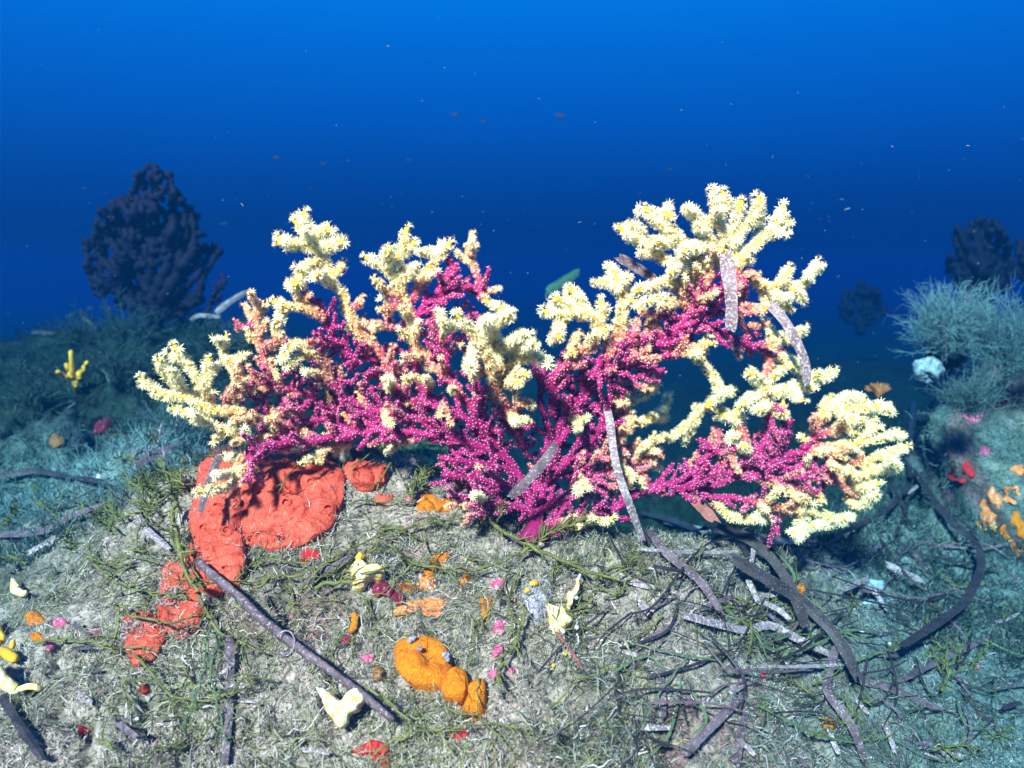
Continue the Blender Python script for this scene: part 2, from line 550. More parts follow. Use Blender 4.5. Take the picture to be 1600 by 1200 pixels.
def scatter(n, y0, y1, xlo, xhi):
    y = 1 / rng.uniform(1 / y1, 1 / y0, n)
    x = rng.uniform(xlo, xhi, n) * y
    return x, y


def patchy(x, y, s, thr, seed):
    return fbm(x, y, s, 3, seed) > thr + rng.normal(size=len(x)) * 0.15


# near mound
x, y = scatter(150000, 0.44, 0.90, -0.75, 0.75)
k = patchy(x, y, 0.035, -0.12, 61)
x, y = x[k], y[k]
z = H(x, y)
n = len(x)
d0 = np.stack([rng.normal(size=n) * 0.8, -0.2 + rng.normal(size=n) * 0.8, 0.35 + 0.5 * rng.random(n)], -1)
pale = palette(n, [(0.48, 0.40, 0.345), (0.33, 0.28, 0.225), (0.17, 0.155, 0.075), (0.06, 0.06, 0.04), (0.40, 0.20, 0.21), (0.54, 0.47, 0.42), (0.25, 0.14, 0.14)], [32, 19, 17, 13, 8, 11, 9])
green = palette(n, [(0.15, 0.215, 0.205), (0.075, 0.11, 0.085), (0.22, 0.285, 0.28), (0.04, 0.05, 0.045), (0.36, 0.37, 0.35)], [28, 24, 22, 14, 12])
gm = (sst(-0.02, 0.35, x + 0.15 * fbm(x, y, 0.1, 2, 71)) * 0.85)
gl = sst(0.25, 0.55, -x + 0.1 * fbm(x, y, 0.1, 2, 72)) * 0.5
cc = np.where((rng.random(n) < np.maximum(gm, gl))[:, None], green, pale)
V1, Q1, C1 = ribbons(np.stack([x, y, z - 0.001], -1), d0, rng.uniform(0.003, 0.010, n) * (1 + 0.8 * (rng.random(n) < 0.1)), rng.uniform(0.0005, 0.0011, n), cc, 0.85)
x, y = scatter(26000, 0.64, 0.84, -0.36, 0.40)
k = (fbm(x, y, 0.03, 2, 65) > 0.0)
x, y = x[k], y[k]; n = len(x)
d0 = np.stack([rng.normal(size=n) * 0.7, -0.3 + rng.normal(size=n) * 0.6, 0.8 + 0.5 * rng.random(n)], -1)
cc = palette(n, [(0.46, 0.42, 0.36), (0.30, 0.29, 0.22), (0.14, 0.15, 0.08), (0.08, 0.08, 0.06)], [34, 26, 22, 14])
V2, Q2, C2 = ribbons(np.stack([x, y, H(x, y) - 0.001], -1), d0, rng.uniform(0.006, 0.016, n), rng.uniform(0.0005, 0.0010, n), cc, 0.6, 6)
Q1 = np.vstack([Q1, Q2 + len(V1)]); V1 = np.vstack([V1, V2]); C1 = np.vstack([C1, C2])
for cnt, x0_, x1_, y0_, y1_, pal_, w_ in [(9000, -.75, .2, .45, .85, [(0.16, 0.16, 0.06), (0.09, 0.10, 0.04), (0.42, 0.39, 0.33), (0.26, 0.25, 0.16)], [34, 24, 20, 22]),
                                   (9000, .05, .75, .5, 1.1, [(0.075, 0.10, 0.07), (0.035, 0.05, 0.04), (0.26, 0.28, 0.27), (0.14, 0.165, 0.14)], [32, 34, 10, 24])]:
    x, y = scatter(cnt, y0_, y1_, x0_, x1_)
    k = fbm(x, y, 0.07, 3, 67) > -0.05
    x, y = x[k], y[k]; n = len(x)
    d0 = np.stack([rng.normal(size=n), rng.normal(size=n) * 0.8, 0.20 + 0.25 * rng.random(n)], -1)
    V2, Q2, C2 = ribbons(np.stack([x, y, H(x, y) + 0.002], -1), d0, rng.uniform(0.014, 0.045, n), rng.uniform(0.0005, 0.0011, n), palette(n, pal_, w_), 0.28, 9)
    zz = H(V2[:, 0], V2[:, 1]); V2[:, 2] = np.minimum(np.maximum(V2[:, 2], zz + 0.0015), zz + 0.011)
    Q1 = np.vstack([Q1, Q2 + len(V1)]); V1 = np.vstack([V1, V2]); C1 = np.vstack([C1, C2])
tf = mesh_obj('turf', V1, Q1, M_turf, None, C1)
tag(tf, 'fuzzy silt dusted turf of short curly filaments covering the near mound', 'turf', kind='stuff')

# longer dark green turf on the slopes behind
x, y = scatter(70000, 0.84, 2.6, -0.78, 0.78)
k = patchy(x, y, 0.09, -0.15, 63) & ((x < -0.2 * y) | (x > 0.28 * y) | (y < 1.0))
x, y = x[k], y[k]
z = H(x, y); n = len(x)
d0 = np.stack([rng.normal(size=n) * 0.7, -0.25 + rng.normal(size=n) * 0.6, 0.9 + 0.4 * rng.random(n)], -1)
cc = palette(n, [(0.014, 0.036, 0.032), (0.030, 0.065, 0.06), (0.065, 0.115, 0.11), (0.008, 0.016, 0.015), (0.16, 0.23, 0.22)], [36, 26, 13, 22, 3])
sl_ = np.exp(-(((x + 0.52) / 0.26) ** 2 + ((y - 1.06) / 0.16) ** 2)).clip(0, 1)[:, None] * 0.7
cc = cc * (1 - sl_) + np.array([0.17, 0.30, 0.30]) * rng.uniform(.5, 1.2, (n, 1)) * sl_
V1, Q1, C1 = ribbons(np.stack([x, y, z - 0.002], -1), d0, rng.uniform(0.012, 0.036, n), rng.uniform(0.0009, 0.0020, n) * np.clip(y, 0.9, 1.6), cc * (1 - 0.7 * sst(1.2, 1.8, y))[:, None], 0.4, 6)  # weed colour dimmed with distance, painting in the light fall-off
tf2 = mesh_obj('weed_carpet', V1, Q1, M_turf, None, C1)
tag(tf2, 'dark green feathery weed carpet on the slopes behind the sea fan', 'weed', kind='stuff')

# ------------------------------------------------------------------ the main sea fan
# boughs: lists of (points in photograph pixels, colour at root 0 magenta .. 1 yellow, colour at tip, radius px, depth change at the tip)
BOUGHS = [
 ('left low bough', [
  ([(835, 826), (822, 765), (790, 718), (730, 692), (660, 677), (580, 674), (500, 686), (430, 695), (392, 702)], 0, .15, 7, -.03),
  ([(395, 690), (389, 715), (392, 735), (391, 752)], .1, .3, 6, -.05),
  ([(392, 705), (374, 725), (371, 750), (345, 765), (308, 768)], .4, 1, 5, -.06),
  ([(372, 735), (350, 742), (334, 742)], .7, 1, 4, -.06),
  ([(560, 672), (520, 700), (490, 712), (470, 722)], .2, .8, 4, -.03),
  ([(650, 676), (620, 690), (595, 690)], .2, .8, 4, .02),
  ([(500, 686), (460, 672), (420, 675), (395, 688), (360, 672), (325, 662), (300, 650), (270, 637)], .1, 1.0, 5.5, -.02),
  ([(360, 672), (342, 682), (332, 690)], .7, .8, 5, -.02)]),
 ('left end bough', [
  ([(560, 672), (500, 655), (455, 668), (420, 657), (395, 652), (362, 640), (335, 640), (312, 630), (300, 622), (262, 616), (232, 602), (220, 588)], 0, 1, 6.5, -.03),
  ([(285, 620), (268, 592), (252, 572), (246, 560)], .8, 1, 6.5, -.04),
  ([(318, 632), (308, 592), (286, 566), (270, 541)], .6, 1, 6.5, -.02),
  ([(318, 625), (322, 595), (326, 562)], .6, 1, 6.5, -.01),
  ([(300, 622), (280, 600), (265, 585)], .8, 1, 7, -.05),
  ([(335, 640), (322, 615), (322, 603)], .5, .8, 5, -.03),
  ([(362, 640), (352, 620), (372, 608)], .3, .5, 6, -.03)]),
 ('left upright bough', [
  ([(600, 650), (550, 672), (525, 650), (487, 622), (450, 606), (425, 590), (413, 560), (405, 530), (398, 498), (406, 474)], 0, .55, 6.5, 0),
  ([(410, 548), (428, 535), (440, 524)], .3, .55, 6, -.03),
  ([(400, 505), (385, 512), (372, 512)], .1, .4, 5, 0),
  ([(450, 606), (425, 602), (395, 597), (375, 588), (354, 567), (350, 548), (356, 524)], .1, .95, 5.5, .01),
  ([(395, 597), (380, 610), (365, 600)], .3, .6, 5, -.02),
  ([(354, 567), (370, 560), (382, 553)], .7, .9, 4.5, 0),
  ([(487, 622), (470, 640), (440, 640)], .1, .4, 5, -.03),
  ([(520, 600), (512, 577), (488, 552), (466, 536), (442, 556)], .2, .95, 6.5, -.03),
  ([(490, 555), (465, 560), (447, 572)], .6, .8, 6, -.03),
  ([(555, 660), (530, 610), (515, 590), (500, 580)], 0, .5, 6, -.01)]),
 ('tall left bough', [
  ([(700, 668), (650, 645), (620, 600), (600, 558), (572, 525), (550, 500), (540, 470), (522, 444), (502, 400), (482, 355), (475, 330)], 0, 1, 7, 0),
  ([(500, 392), (470, 382), (437, 378)], 1, 1, 8, -.02),
  ([(500, 390), (520, 382), (537, 378)], 1, 1, 8.5, -.02),
  ([(505, 405), (475, 420), (461, 444)], .8, .9, 7.5, -.02),
  ([(488, 365), (505, 360), (515, 362)], 1, 1, 8, -.01),
  ([(495, 380), (470, 355), (462, 345)], 1, 1, 7, -.01),
  ([(515, 430), (530, 420), (536, 408)], .8, .6, 6, 0),
  ([(522, 444), (500, 430), (488, 435)], .8, .9, 7, -.03),
  ([(545, 482), (560, 475), (566, 466)], .3, .6, 5, 0),
  ([(590, 560), (550, 556), (520, 525), (508, 495), (500, 470)], 0, .1, 6.5, .01),
  ([(508, 497), (478, 482), (442, 480), (430, 470)], .4, .9, 6.5, -.02),
  ([(448, 482), (436, 490), (434, 502)], .9, .9, 6, -.02),
  ([(478, 482), (470, 470), (482, 462)], .6, .5, 5, -.01),
  ([(530, 535), (505, 535), (487, 532)], .1, .4, 6, -.02)]),
 ('middle left bough', [
  ([(770, 680), (730, 630), (702, 592), (678, 568), (652, 545), (645, 517), (640, 482), (622, 445), (596, 416), (572, 403)], 0, 1, 7, 0),
  ([(630, 455), (624, 405), (630, 375), (636, 357)], .6, 1, 7.5, -.01),
  ([(645, 470), (662, 430), (684, 402), (700, 378)], .3, 1, 6.5, 0),
  ([(612, 430), (605, 405), (612, 388)], .8, 1, 8, -.03),
  ([(618, 445), (640, 430), (650, 415)], .7, 1, 7, -.03),
  ([(630, 460), (600, 450), (585, 435)], .5, .8, 6, -.02),
  ([(628, 400), (642, 385), (648, 378)], 1, 1, 6.5, -.01),
  ([(640, 480), (612, 478), (594, 486)], .2, .6, 5.5, -.02),
  ([(645, 520), (610, 510), (588, 505), (583, 522)], .1, .6, 5, -.02),
  ([(680, 400), (668, 392)], .9, 1, 6, 0)]),
 ('central pink bough', [
  ([(645, 517), (660, 480), (688, 450), (700, 425), (705, 403)], 0, .2, 6.5, .01),
  ([(665, 475), (700, 458), (735, 450), (752, 462)], 0, .2, 6, .02),
  ([(752, 465), (746, 435), (738, 408), (730, 388)], .15, .65, 5.5, .01),
  ([(752, 462), (770, 478), (795, 487)], .5, 1, 5.5, 0),
  ([(735, 400), (742, 385)], .5, .7, 5, 0),
  ([(690, 450), (712, 440), (718, 432)], .1, .2, 5, -.02)]),
 ('cream front bough', [
  ([(820, 700), (795, 650), (772, 605), (762, 565), (748, 532), (726, 507), (714, 492)], 0, 1, 7, -.08),
  ([(762, 560), (790, 540), (818, 520)], .6, 1, 8, -.08),
  ([(770, 585), (800, 566), (838, 556), (858, 570)], .5, 1, 8, -.08),
  ([(748, 532), (738, 555), (733, 574)], .9, 1, 7.5, -.10),
  ([(745, 520), (775, 503), (797, 490)], .9, 1, 8, -.07),
  ([(800, 566), (810, 545), (835, 540)], .8, 1, 7.5, -.09),
  ([(730, 510), (700, 505), (690, 500)], .7, .8, 6, -.06),
  ([(775, 540), (765, 515), (760, 500)], .9, 1, 8, -.08),
  ([(772, 605), (790, 600), (812, 598)], .4, .7, 7, -.06),
  ([(772, 605), (800, 590), (825, 585)], .4, .8, 7, -.06),
  ([(765, 580), (745, 580), (738, 590)], .4, .6, 6, -.06),
  ([(790, 640), (800, 655), (806, 662)], .3, .8, 6, -.08),
  ([(795, 650), (815, 630), (830, 632)], .2, .6, 6, -.04)]),
 ('middle magenta bough', [
  ([(790, 715), (755, 668), (742, 640), (745, 605), (735, 580)], 0, .1, 7, -.02),
  ([(755, 668), (700, 640), (665, 610), (650, 580), (640, 560)], 0, .1, 6.5, 0),
  ([(702, 592), (695, 550), (682, 525), (668, 505)], 0, .35, 6, -.02),
  ([(700, 640), (650, 625), (610, 600), (575, 575)], 0, .2, 6.5, .01),
  ([(640, 650), (590, 640), (545, 625), (520, 600)], 0, .2, 6, -.01),
  ([(730, 690), (690, 665), (655, 655), (610, 650)], 0, .3, 5.5, -.03),
  ([(600, 665), (570, 645), (540, 640)], 0, .2, 6, -.02),
  ([(670, 610), (672, 600), (663, 590)], .3, .7, 5.5, -.04),
  ([(610, 605), (606, 595)], .8, .9, 6, -.05),
  ([(690, 620), (692, 635), (688, 650)], .2, .6, 5, -.04),
  ([(600, 640), (605, 650), (612, 665)], .4, .8, 5, -.05)]),
 ('low centre bough', [
  ([(830, 780), (790, 760), (740, 750), (692, 742)], 0, .1, 6, -.03),
  ([(815, 745), (770, 728), (720, 722), (688, 715)], 0, .1, 6, -.02),
  ([(832, 800), (790, 790), (745, 780), (705, 772)], 0, .2, 5.5, -.04),
  ([(790, 790), (760, 800), (730, 805)], .1, .4, 5, -.04),
  ([(770, 775), (755, 778), (740, 775)], .6, .8, 4.5, -.06),
  ([(800, 760), (770, 745), (760, 735)], 0, .2, 5, -.05)]),
 ('trunk', [
  ([(838, 832), (845, 780), (852, 740), (868, 690), (888, 648), (920, 610)], 0, 0, 9, 0),
  ([(845, 760), (878, 722), (915, 700), (942, 662), (955, 620)], 0, .05, 7, -.02),
  ([(850, 745), (905, 735), (945, 705), (975, 680), (990, 660)], 0, .6, 5.5, -.02),
  ([(840, 800), (880, 775), (930, 745), (985, 725), (1030, 715)], 0, .5, 5.5, 0),
  ([(870, 690), (850, 650), (842, 610), (850, 580)], 0, .1, 6, .02),
  ([(900, 735), (905, 750), (915, 760)], .4, .9, 5, -.04),
  ([(945, 705), (960, 720), (985, 745)], .3, .9, 5, -.03),
  ([(930, 745), (950, 760), (985, 760)], .1, .6, 5, -.01),
  ([(888, 648), (905, 660), (905, 670)], .4, .8, 6, -.05),
  ([(955, 690), (985, 700), (1020, 690), (1040, 680)], .2, .7, 5, .01),
  ([(985, 725), (1005, 745), (1010, 765)], .1, .6, 5, .0),
  ([(838, 825), (890, 815), (940, 815), (958, 808)], .1, .9, 5, -.02)]),
 ('upper right bough', [
  ([(880, 660), (923, 594), (965, 575), (1007, 555), (1039, 530), (1070, 511), (1092, 506), (1132, 520), (1166, 535), (1210, 555)], 0, .15, 7, 0),
  ([(1010, 555), (1045, 556), (1070, 549), (1092, 562), (1114, 588), (1122, 617)], .1, 1, 6.5, -.02),
  ([(1070, 549), (1090, 540), (1112, 538)], .4, .7, 5.5, -.02),
  ([(925, 595), (975, 590), (1010, 585), (1035, 580)], 0, .3, 5.5, -.02),
  ([(935, 635), (975, 610), (1000, 605), (1025, 600)], .2, .9, 6, .02),
  ([(945, 665), (985, 632), (1010, 618), (1027, 600)], .3, .9, 5.5, .03),
  ([(1000, 660), (1030, 645), (1045, 618)], .8, .9, 5, .06),
  ([(1018, 652), (1040, 655)], .8, .9, 5, .06),
  ([(1140, 525), (1150, 545), (1155, 555)], .2, .5, 4.5, -.02),
  ([(1160, 533), (1170, 515), (1178, 508)], .2, .5, 4.5, 0),
  ([(1204, 553), (1206, 527), (1198, 506)], .5, 1, 5.5, .01)]),
 ('top right crown bough', [
  ([(1040, 530), (1065, 505), (1085, 474), (1101, 442), (1120, 405), (1132, 374), (1120, 336), (1113, 298)], 0, 1, 7, -.02),
  ([(1122, 345), (1132, 315), (1130, 301)], 1, 1, 7, -.01),
  ([(1135, 385), (1150, 345), (1160, 316)], 1, 1, 7.5, -.02),
  ([(1125, 400), (1148, 380), (1166, 352), (1186, 326), (1184, 310)], .9, 1, 8, -.02),
  ([(1125, 408), (1158, 396), (1190, 373), (1217, 347), (1224, 320)], .9, 1, 7.5, -.01),
  ([(1205, 360), (1226, 366)], 1, 1, 6.5, -.01),
  ([(1218, 345), (1234, 348)], 1, 1, 5, -.01),
  ([(1118, 408), (1102, 365), (1090, 342), (1081, 328)], .8, 1, 8, -.02),
  ([(1108, 430), (1092, 408), (1057, 368), (1024, 343), (1008, 327)], .6, 1, 8.5, -.02),
  ([(1095, 450), (1080, 425), (1045, 408), (1007, 383), (968, 357)], .5, 1, 7.5, -.02),
  ([(1057, 370), (1040, 380), (1020, 375)], 1, 1, 8, -.03),
  ([(1040, 355), (1035, 335), (1045, 338)], 1, 1, 7, -.02),
  ([(1005, 382), (1000, 360), (985, 350)], 1, 1, 6, -.02),
  ([(1085, 470), (1055, 440), (1016, 448), (991, 454)], .4, 1, 7, -.03),
  ([(1080, 485), (1045, 466), (1008, 474)], .3, 1, 6.5, -.03),
  ([(1085, 425), (1062, 410), (1048, 425)], .9, 1, 8, -.04),
  ([(1110, 385), (1080, 385), (1065, 395)], 1, 1, 8.5, -.04),
  ([(1070, 500), (1040, 485), (1030, 480)], .1, .4, 5.5, -.02)]),
 ('right arm bough', [
  ([(1085, 480), (1110, 462), (1140, 440), (1172, 424), (1190, 450), (1220, 444), (1244, 448), (1266, 436), (1276, 408)], .05, 1, 7, 0),
  ([(1220, 444), (1230, 425), (1233, 416)], .9, 1, 7.5, 0),
  ([(1235, 450), (1250, 460), (1257, 470)], .9, 1, 7.5, 0),
  ([(1190, 450), (1200, 470), (1196, 484)], .6, .8, 7.5, -.01),
  ([(1210, 455), (1222, 470), (1232, 480)], .9, 1, 7, -.02),
  ([(1100, 495), (1130, 485), (1160, 480), (1196, 482)], .1, .6, 6, -.01),
  ([(1172, 424), (1165, 440), (1150, 460)], .2, .4, 6, -.02),
  ([(1150, 435), (1155, 415), (1165, 405)], .3, .7, 6, -.01),
  ([(1090, 500), (1100, 475), (1118, 450)], .05, .2, 6, -.02)]),
 ('left of crown bough', [
  ([(864, 650), (866, 592), (895, 560), (923, 536), (940, 508), (912, 490), (880, 490), (850, 487)], 0, 1, 7, -.02),
  ([(920, 495), (906, 466), (891, 449)], .9, 1, 7.5, -.01),
  ([(885, 492), (874, 510), (874, 526)], .9, .9, 7.5, -.03),
  ([(905, 520), (896, 538), (900, 556)], .6, .6, 6.5, -.03),
  ([(935, 500), (945, 485), (938, 470)], .8, 1, 7, -.01),
  ([(905, 490), (880, 472), (868, 470)], 1, 1, 7.5, -.02),
  ([(915, 610), (950, 560), (968, 512), (974, 490), (970, 460), (970, 432)], 0, .95, 6.5, .01),
  ([(970, 445), (960, 425), (951, 414)], .9, 1, 6.5, .01),
  ([(972, 455), (950, 443), (930, 440)], .9, 1, 6.5, .01),
  ([(970, 440), (980, 432)], .9, 1, 6, .01),
  ([(985, 560), (1000, 535), (1022, 508), (998, 476), (989, 468)], 0, 1, 6, .01),
  ([(1035, 530), (1020, 506)], .2, .5, 5.5, 0),
  ([(940, 560), (930, 580), (925, 590)], 0, .2, 6, -.03),
  ([(960, 540), (985, 530), (995, 520)], .1, .4, 5.5, -.02),
  ([(950, 575), (990, 560), (1010, 545)], 0, .5, 5.5, -.03)]),
 ('right hand cluster bough', [
  ([(1205, 556), (1200, 577), (1195, 608), (1204, 644), (1194, 688), (1182, 712), (1175, 728)], .5, .1, 7, 0),
  ([(1195, 600), (1180, 590), (1170, 581)], 1, 1, 8, -.02),
  ([(1195, 610), (1172, 622), (1157, 632)], 1, 1, 8, -.02),
  ([(1200, 590), (1214, 580), (1222, 572)], 1, 1, 7.5, 0),
  ([(1200, 620), (1228, 608), (1270, 597), (1303, 579)], .9, 1, 7, 0),
  ([(1230, 610), (1242, 620), (1254, 628)], 1, 1, 7.5, -.01),
  ([(1200, 625), (1188, 640)], .8, .9, 7, -.03),
  ([(1210, 640), (1230, 645)], .8, .9, 6.5, -.02),
  ([(1210, 555), (1235, 562), (1250, 580)], .7, .9, 6, .01),
  ([(1198, 540), (1222, 532), (1240, 524), (1255, 511)], .9, 1, 6, .02),
  ([(1220, 555), (1236, 565), (1250, 583)], .8, .9, 6, .01),
  ([(1170, 700), (1150, 655), (1128, 645), (1103, 635), (1086, 652), (1046, 686)], .3, 1, 7, .02),
  ([(1105, 637), (1118, 620), (1140, 612)], .9, .9, 7, .02),
  ([(1086, 655), (1080, 675), (1068, 690)], .9, .95, 5.5, .03),
  ([(1128, 645), (1142, 652), (1155, 652)], 1, 1, 7, 0),
  ([(1150, 680), (1143, 686)], .8, .95, 7, -.02),
  ([(1170, 705), (1162, 698)], .8, .95, 7, -.02)]),
 ('low right bough', [
  ([(838, 830), (900, 812), (960, 796), (984, 776), (1020, 760), (1062, 759), (1102, 740), (1153, 730), (1204, 725), (1222, 706), (1215, 685), (1236, 660)], 0, .15, 7.5, 0),
  ([(1062, 759), (1080, 739), (1116, 702), (1123, 675)], 0, .4, 6, .01),
  ([(1204, 722), (1240, 708), (1271, 702), (1322, 695), (1372, 685), (1400, 674)], 0, 1, 6.5, 0),
  ([(1208, 728), (1271, 735), (1315, 756), (1325, 770)], 0, .5, 6, -.01),
  ([(1070, 760), (1102, 762), (1136, 749), (1187, 742), (1237, 756), (1265, 765)], 0, .4, 6, -.02),
  ([(1085, 766), (1136, 779), (1187, 786), (1220, 793), (1260, 800)], 0, .6, 6, -.03),
  ([(1170, 735), (1220, 745), (1260, 748)], 0, .2, 6, -.02),
  ([(1110, 702), (1100, 690), (1092, 688)], .1, .3, 4.5, .01),
  ([(1116, 705), (1135, 712), (1145, 718)], .2, .5, 5, -.02)]),
 ('far right tip bough', [
  ([(1290, 715), (1339, 722), (1383, 708), (1418, 694)], .2, 1, 7, -.01),
  ([(1271, 735), (1322, 748), (1366, 735), (1402, 729)], .2, 1, 7, -.02),
  ([(1315, 756), (1345, 760), (1372, 756)], .4, 1, 6.5, -.02),
  ([(1322, 762), (1330, 785), (1350, 790), (1370, 772)], .5, 1, 6, -.03),
  ([(1350, 788), (1325, 808), (1290, 816), (1264, 824), (1238, 836)], .9, 1, 5.5, -.04),
  ([(1255, 702), (1275, 678), (1281, 650), (1298, 622)], .1, .85, 6.5, .01),
  ([(1281, 655), (1305, 636), (1340, 638), (1388, 633)], .6, 1, 8, 0),
  ([(1300, 640), (1322, 622), (1350, 625)], .9, 1, 8.5, 0),
  ([(1310, 640), (1325, 655), (1345, 655)], .8, 1, 8, -.01),
  ([(1275, 680), (1310, 668), (1345, 665)], .3, .7, 6.5, 0),
  ([(1345, 690), (1360, 672), (1375, 668)], .6, 1, 6.5, 0),
  ([(1262, 690), (1250, 680)], .4, .9, 6.5, 0),
  ([(1300, 715), (1300, 730), (1315, 735)], .5, .8, 6, -.04),
  ([(1265, 765), (1280, 775), (1285, 785)], .4, .7, 6, -.03),
  ([(1238, 756), (1245, 775), (1260, 780)], .3, .8, 6, -.04),
  ([(1105, 775), (1135, 803), (1170, 814), (1200, 812)], .6, .9, 5.5, -.03),
  ([(1198, 790), (1206, 810), (1217, 832)], .05, .2, 5, -.04),
  ([(1170, 785), (1160, 798)], .1, .3, 4.5, -.03),
  ([(1238, 800), (1250, 815), (1255, 830)], .7, 1, 6, -.04),
  ([(1260, 800), (1290, 802), (1300, 808)], .6, .9, 5.5, -.03)]),
]
HOLES = [(715, 570, 12, 18), (675, 617, 9, 20), (732, 635, 8, 24), (832, 607, 14, 12), (855, 628, 14, 14), (817, 722, 20, 16), (875, 750, 14, 14),
         (605, 525, 22, 16), (1163, 762, 42, 12), (1305, 782, 24, 30), (1000, 590, 0, 0), (1085, 590, 26, 22), (1150, 600, 20, 24), (1050, 575, 30, 10),
         (1180, 470, 12, 12), (480, 590, 0, 0), (455, 520, 14, 12), (480, 515, 10, 12), (690, 700, 14, 5), (760, 590, 9, 12), (1040, 645, 26, 18), (1060, 700, 22, 18),
         (1165, 670, 10, 14), (1240, 690, 8, 16), (1140, 560, 20, 14), (380, 540, 14, 16), (340, 600, 9, 10), (360, 625, 0, 0), (575, 480, 16, 24), (735, 420, 14, 10), (900, 600, 0, 0), (820, 640, 12, 8)]


def holed(px, py):
    for (hx, hy, a, b) in HOLES:
        if a and ((px - hx) / a) ** 2 + ((py - hy) / b) ** 2 < 1: return True
    return False


def fan_depth(px, py):
    """the fan stands in a gently wavy sheet about 0.74 m from the lens"""
    b = 0.745 + 0.020 * vn(np.asarray(px) / 170.0, np.asarray(py) / 170.0, 91) - 0.035 * sst(650, 300, np.asarray(px, float)) + 0.05 * sst(1000, 1350, np.asarray(px, float))
    return b


def fan_col(t):
    t = np.asarray(t, float)
    stops = np.array([0, .30, .48, .66, 1.0])
    cols = np.array([(.31, .008, .105), (.37, .013, .105), (.62, .13, .08), (.74, .40, .05), (.76, .56, .045)])
    return np.stack([np.interp(t, stops, cols[:, k]) for k in range(3)], -1)


def tent_col(t):
    stops = np.array([0, .30, .48, .66, 1.0])
    cols = np.array([(.38, .025, .20), (.46, .075, .20), (.84, .40, .22), (.92, .74, .32), (.96, .94, .50)])
    return np.stack([np.interp(t, stops, cols[:, k]) for k in range(3)], -1)


def eye_col(t):
    stops = np.array([0, .3, .6, 1.0])
    cols = np.array([(.78, .55, .70), (.84, .62, .64), (.96, .88, .66), (.98, .98, .90)])
    return np.stack([np.interp(t, stops, cols[:, k]) for k in range(3)], -1)


def polyps(pos, nor, t, scale=1.0):
    """eight-armed stars: body cone, pale mouth disc, eight bent tentacles"""
    n = len(pos)
    nor = nor / np.linalg.norm(nor, axis=1, keepdims=True) + rng.normal(size=(n, 3)) * 0.22
    nor = nor / np.linalg.norm(nor, axis=1, keepdims=True)
    a = np.cross(nor, rng.normal(size=(n, 3))); a /= np.linalg.norm(a, axis=1, keepdims=True)
    b = np.cross(nor, a)
    sz = np.where(rng.random(n) < 0.25, rng.uniform(0.32, 0.55, n), rng.uniform(0.52, 0.86, n)) * scale
    h = (0.0007 + 0.0025 * t) * sz
    rb = np.interp(t, [0, .35, .7, 1], [.00062, .00070, .0011, .0012]) * sz
    L = (0.0015 + 0.0040 * t) * sz * rng.uniform(0.8, 1.15, n)
    top = pos + nor * h[:, None]
    Vs = []; Qs = []; Ts = []; Cs = []; off = 0
    # body and mouth
    th = np.linspace(0, 2 * np.pi, 6, endpoint=False)
    ring = lambda c, r: c[:, None, :] + r[:, None, None] * (np.cos(th)[None, :, None] * a[:, None] + np.sin(th)[None, :, None] * b[:, None])
    v = np.concatenate([ring(pos, rb * 1.25), ring(top, rb), (top + nor * (rb * 0.9)[:, None])[:, None]], 1)      # 13 verts
    base = np.arange(n)[:, None] * 13
    j = np.arange(6); jn = (j + 1) % 6
    q = np.stack([j, jn, 6 + jn, 6 + j], -1)
    tr = np.stack([6 + j, 6 + jn, np.full(6, 12)], -1)
    Vs.append(v.reshape(-1, 3)); Qs.append((base[:, :, None] + q[None]).reshape(-1, 4)); Ts.append((base[:, :, None] + tr[None]).reshape(-1, 3))
    ec = eye_col(t); tcx = tent_col(t)
    c = np.concatenate([np.repeat(fan_col(t)[:, None], 6, 1), np.repeat(ec[:, None], 7, 1)], 1)
    Cs.append(c.reshape(-1, 3)); off += n * 13
    # tentacles
    ph = rng.uniform(0, 2 * np.pi, n)
    for k in range(8):
        an = ph + k * np.pi / 4 + rng.normal(size=n) * 0.10
        o = np.cos(an)[:, None] * a + np.sin(an)[:, None] * b
        s = np.cross(nor, o)
        w = ((0.00030 + 0.00018 * t) * sz)[:, None]
        lift = rng.uniform(0.25, 0.8, n)[:, None]
        p0 = top + o * (rb * 0.7)[:, None]
        p1 = top + o * (rb * 0.7 + L * 0.55)[:, None] + nor * (L * 0.5)[:, None] * lift
        p2 = top + o * (rb * 0.7 + L)[:, None] + nor * (L * 0.6)[:, None] * lift
        v = np.stack([p0 - s * w * .9, p0 + s * w * .9, p1 + s * w * .8, p1 - s * w * .8, p2 + s * w * .25, p2 - s * w * .25], 1)
        base = off + np.arange(n)[:, None] * 6
        q = np.array([[0, 1, 2, 3], [3, 2, 4, 5]])
        Vs.append(v.reshape(-1, 3)); Qs.append((base[:, :, None] + q[None]).reshape(-1, 4))
        cc = np.stack([tcx] * 4 + [np.clip(tcx * 1.12, 0, .93)] * 2, 1)
        Cs.append(cc.reshape(-1, 3)); off += n * 6
    return np.vstack(Vs), np.vstack(Ts), np.vstack(Qs), np.vstack(Cs)


fan = empty('sea_fan', P(838, 832, 0.745))
tag(fan, 'big magenta sea fan with cream yellow branch tips, polyps open, on the near mound', 'sea fan')
drawn = []       # every sample, to keep side twigs apart


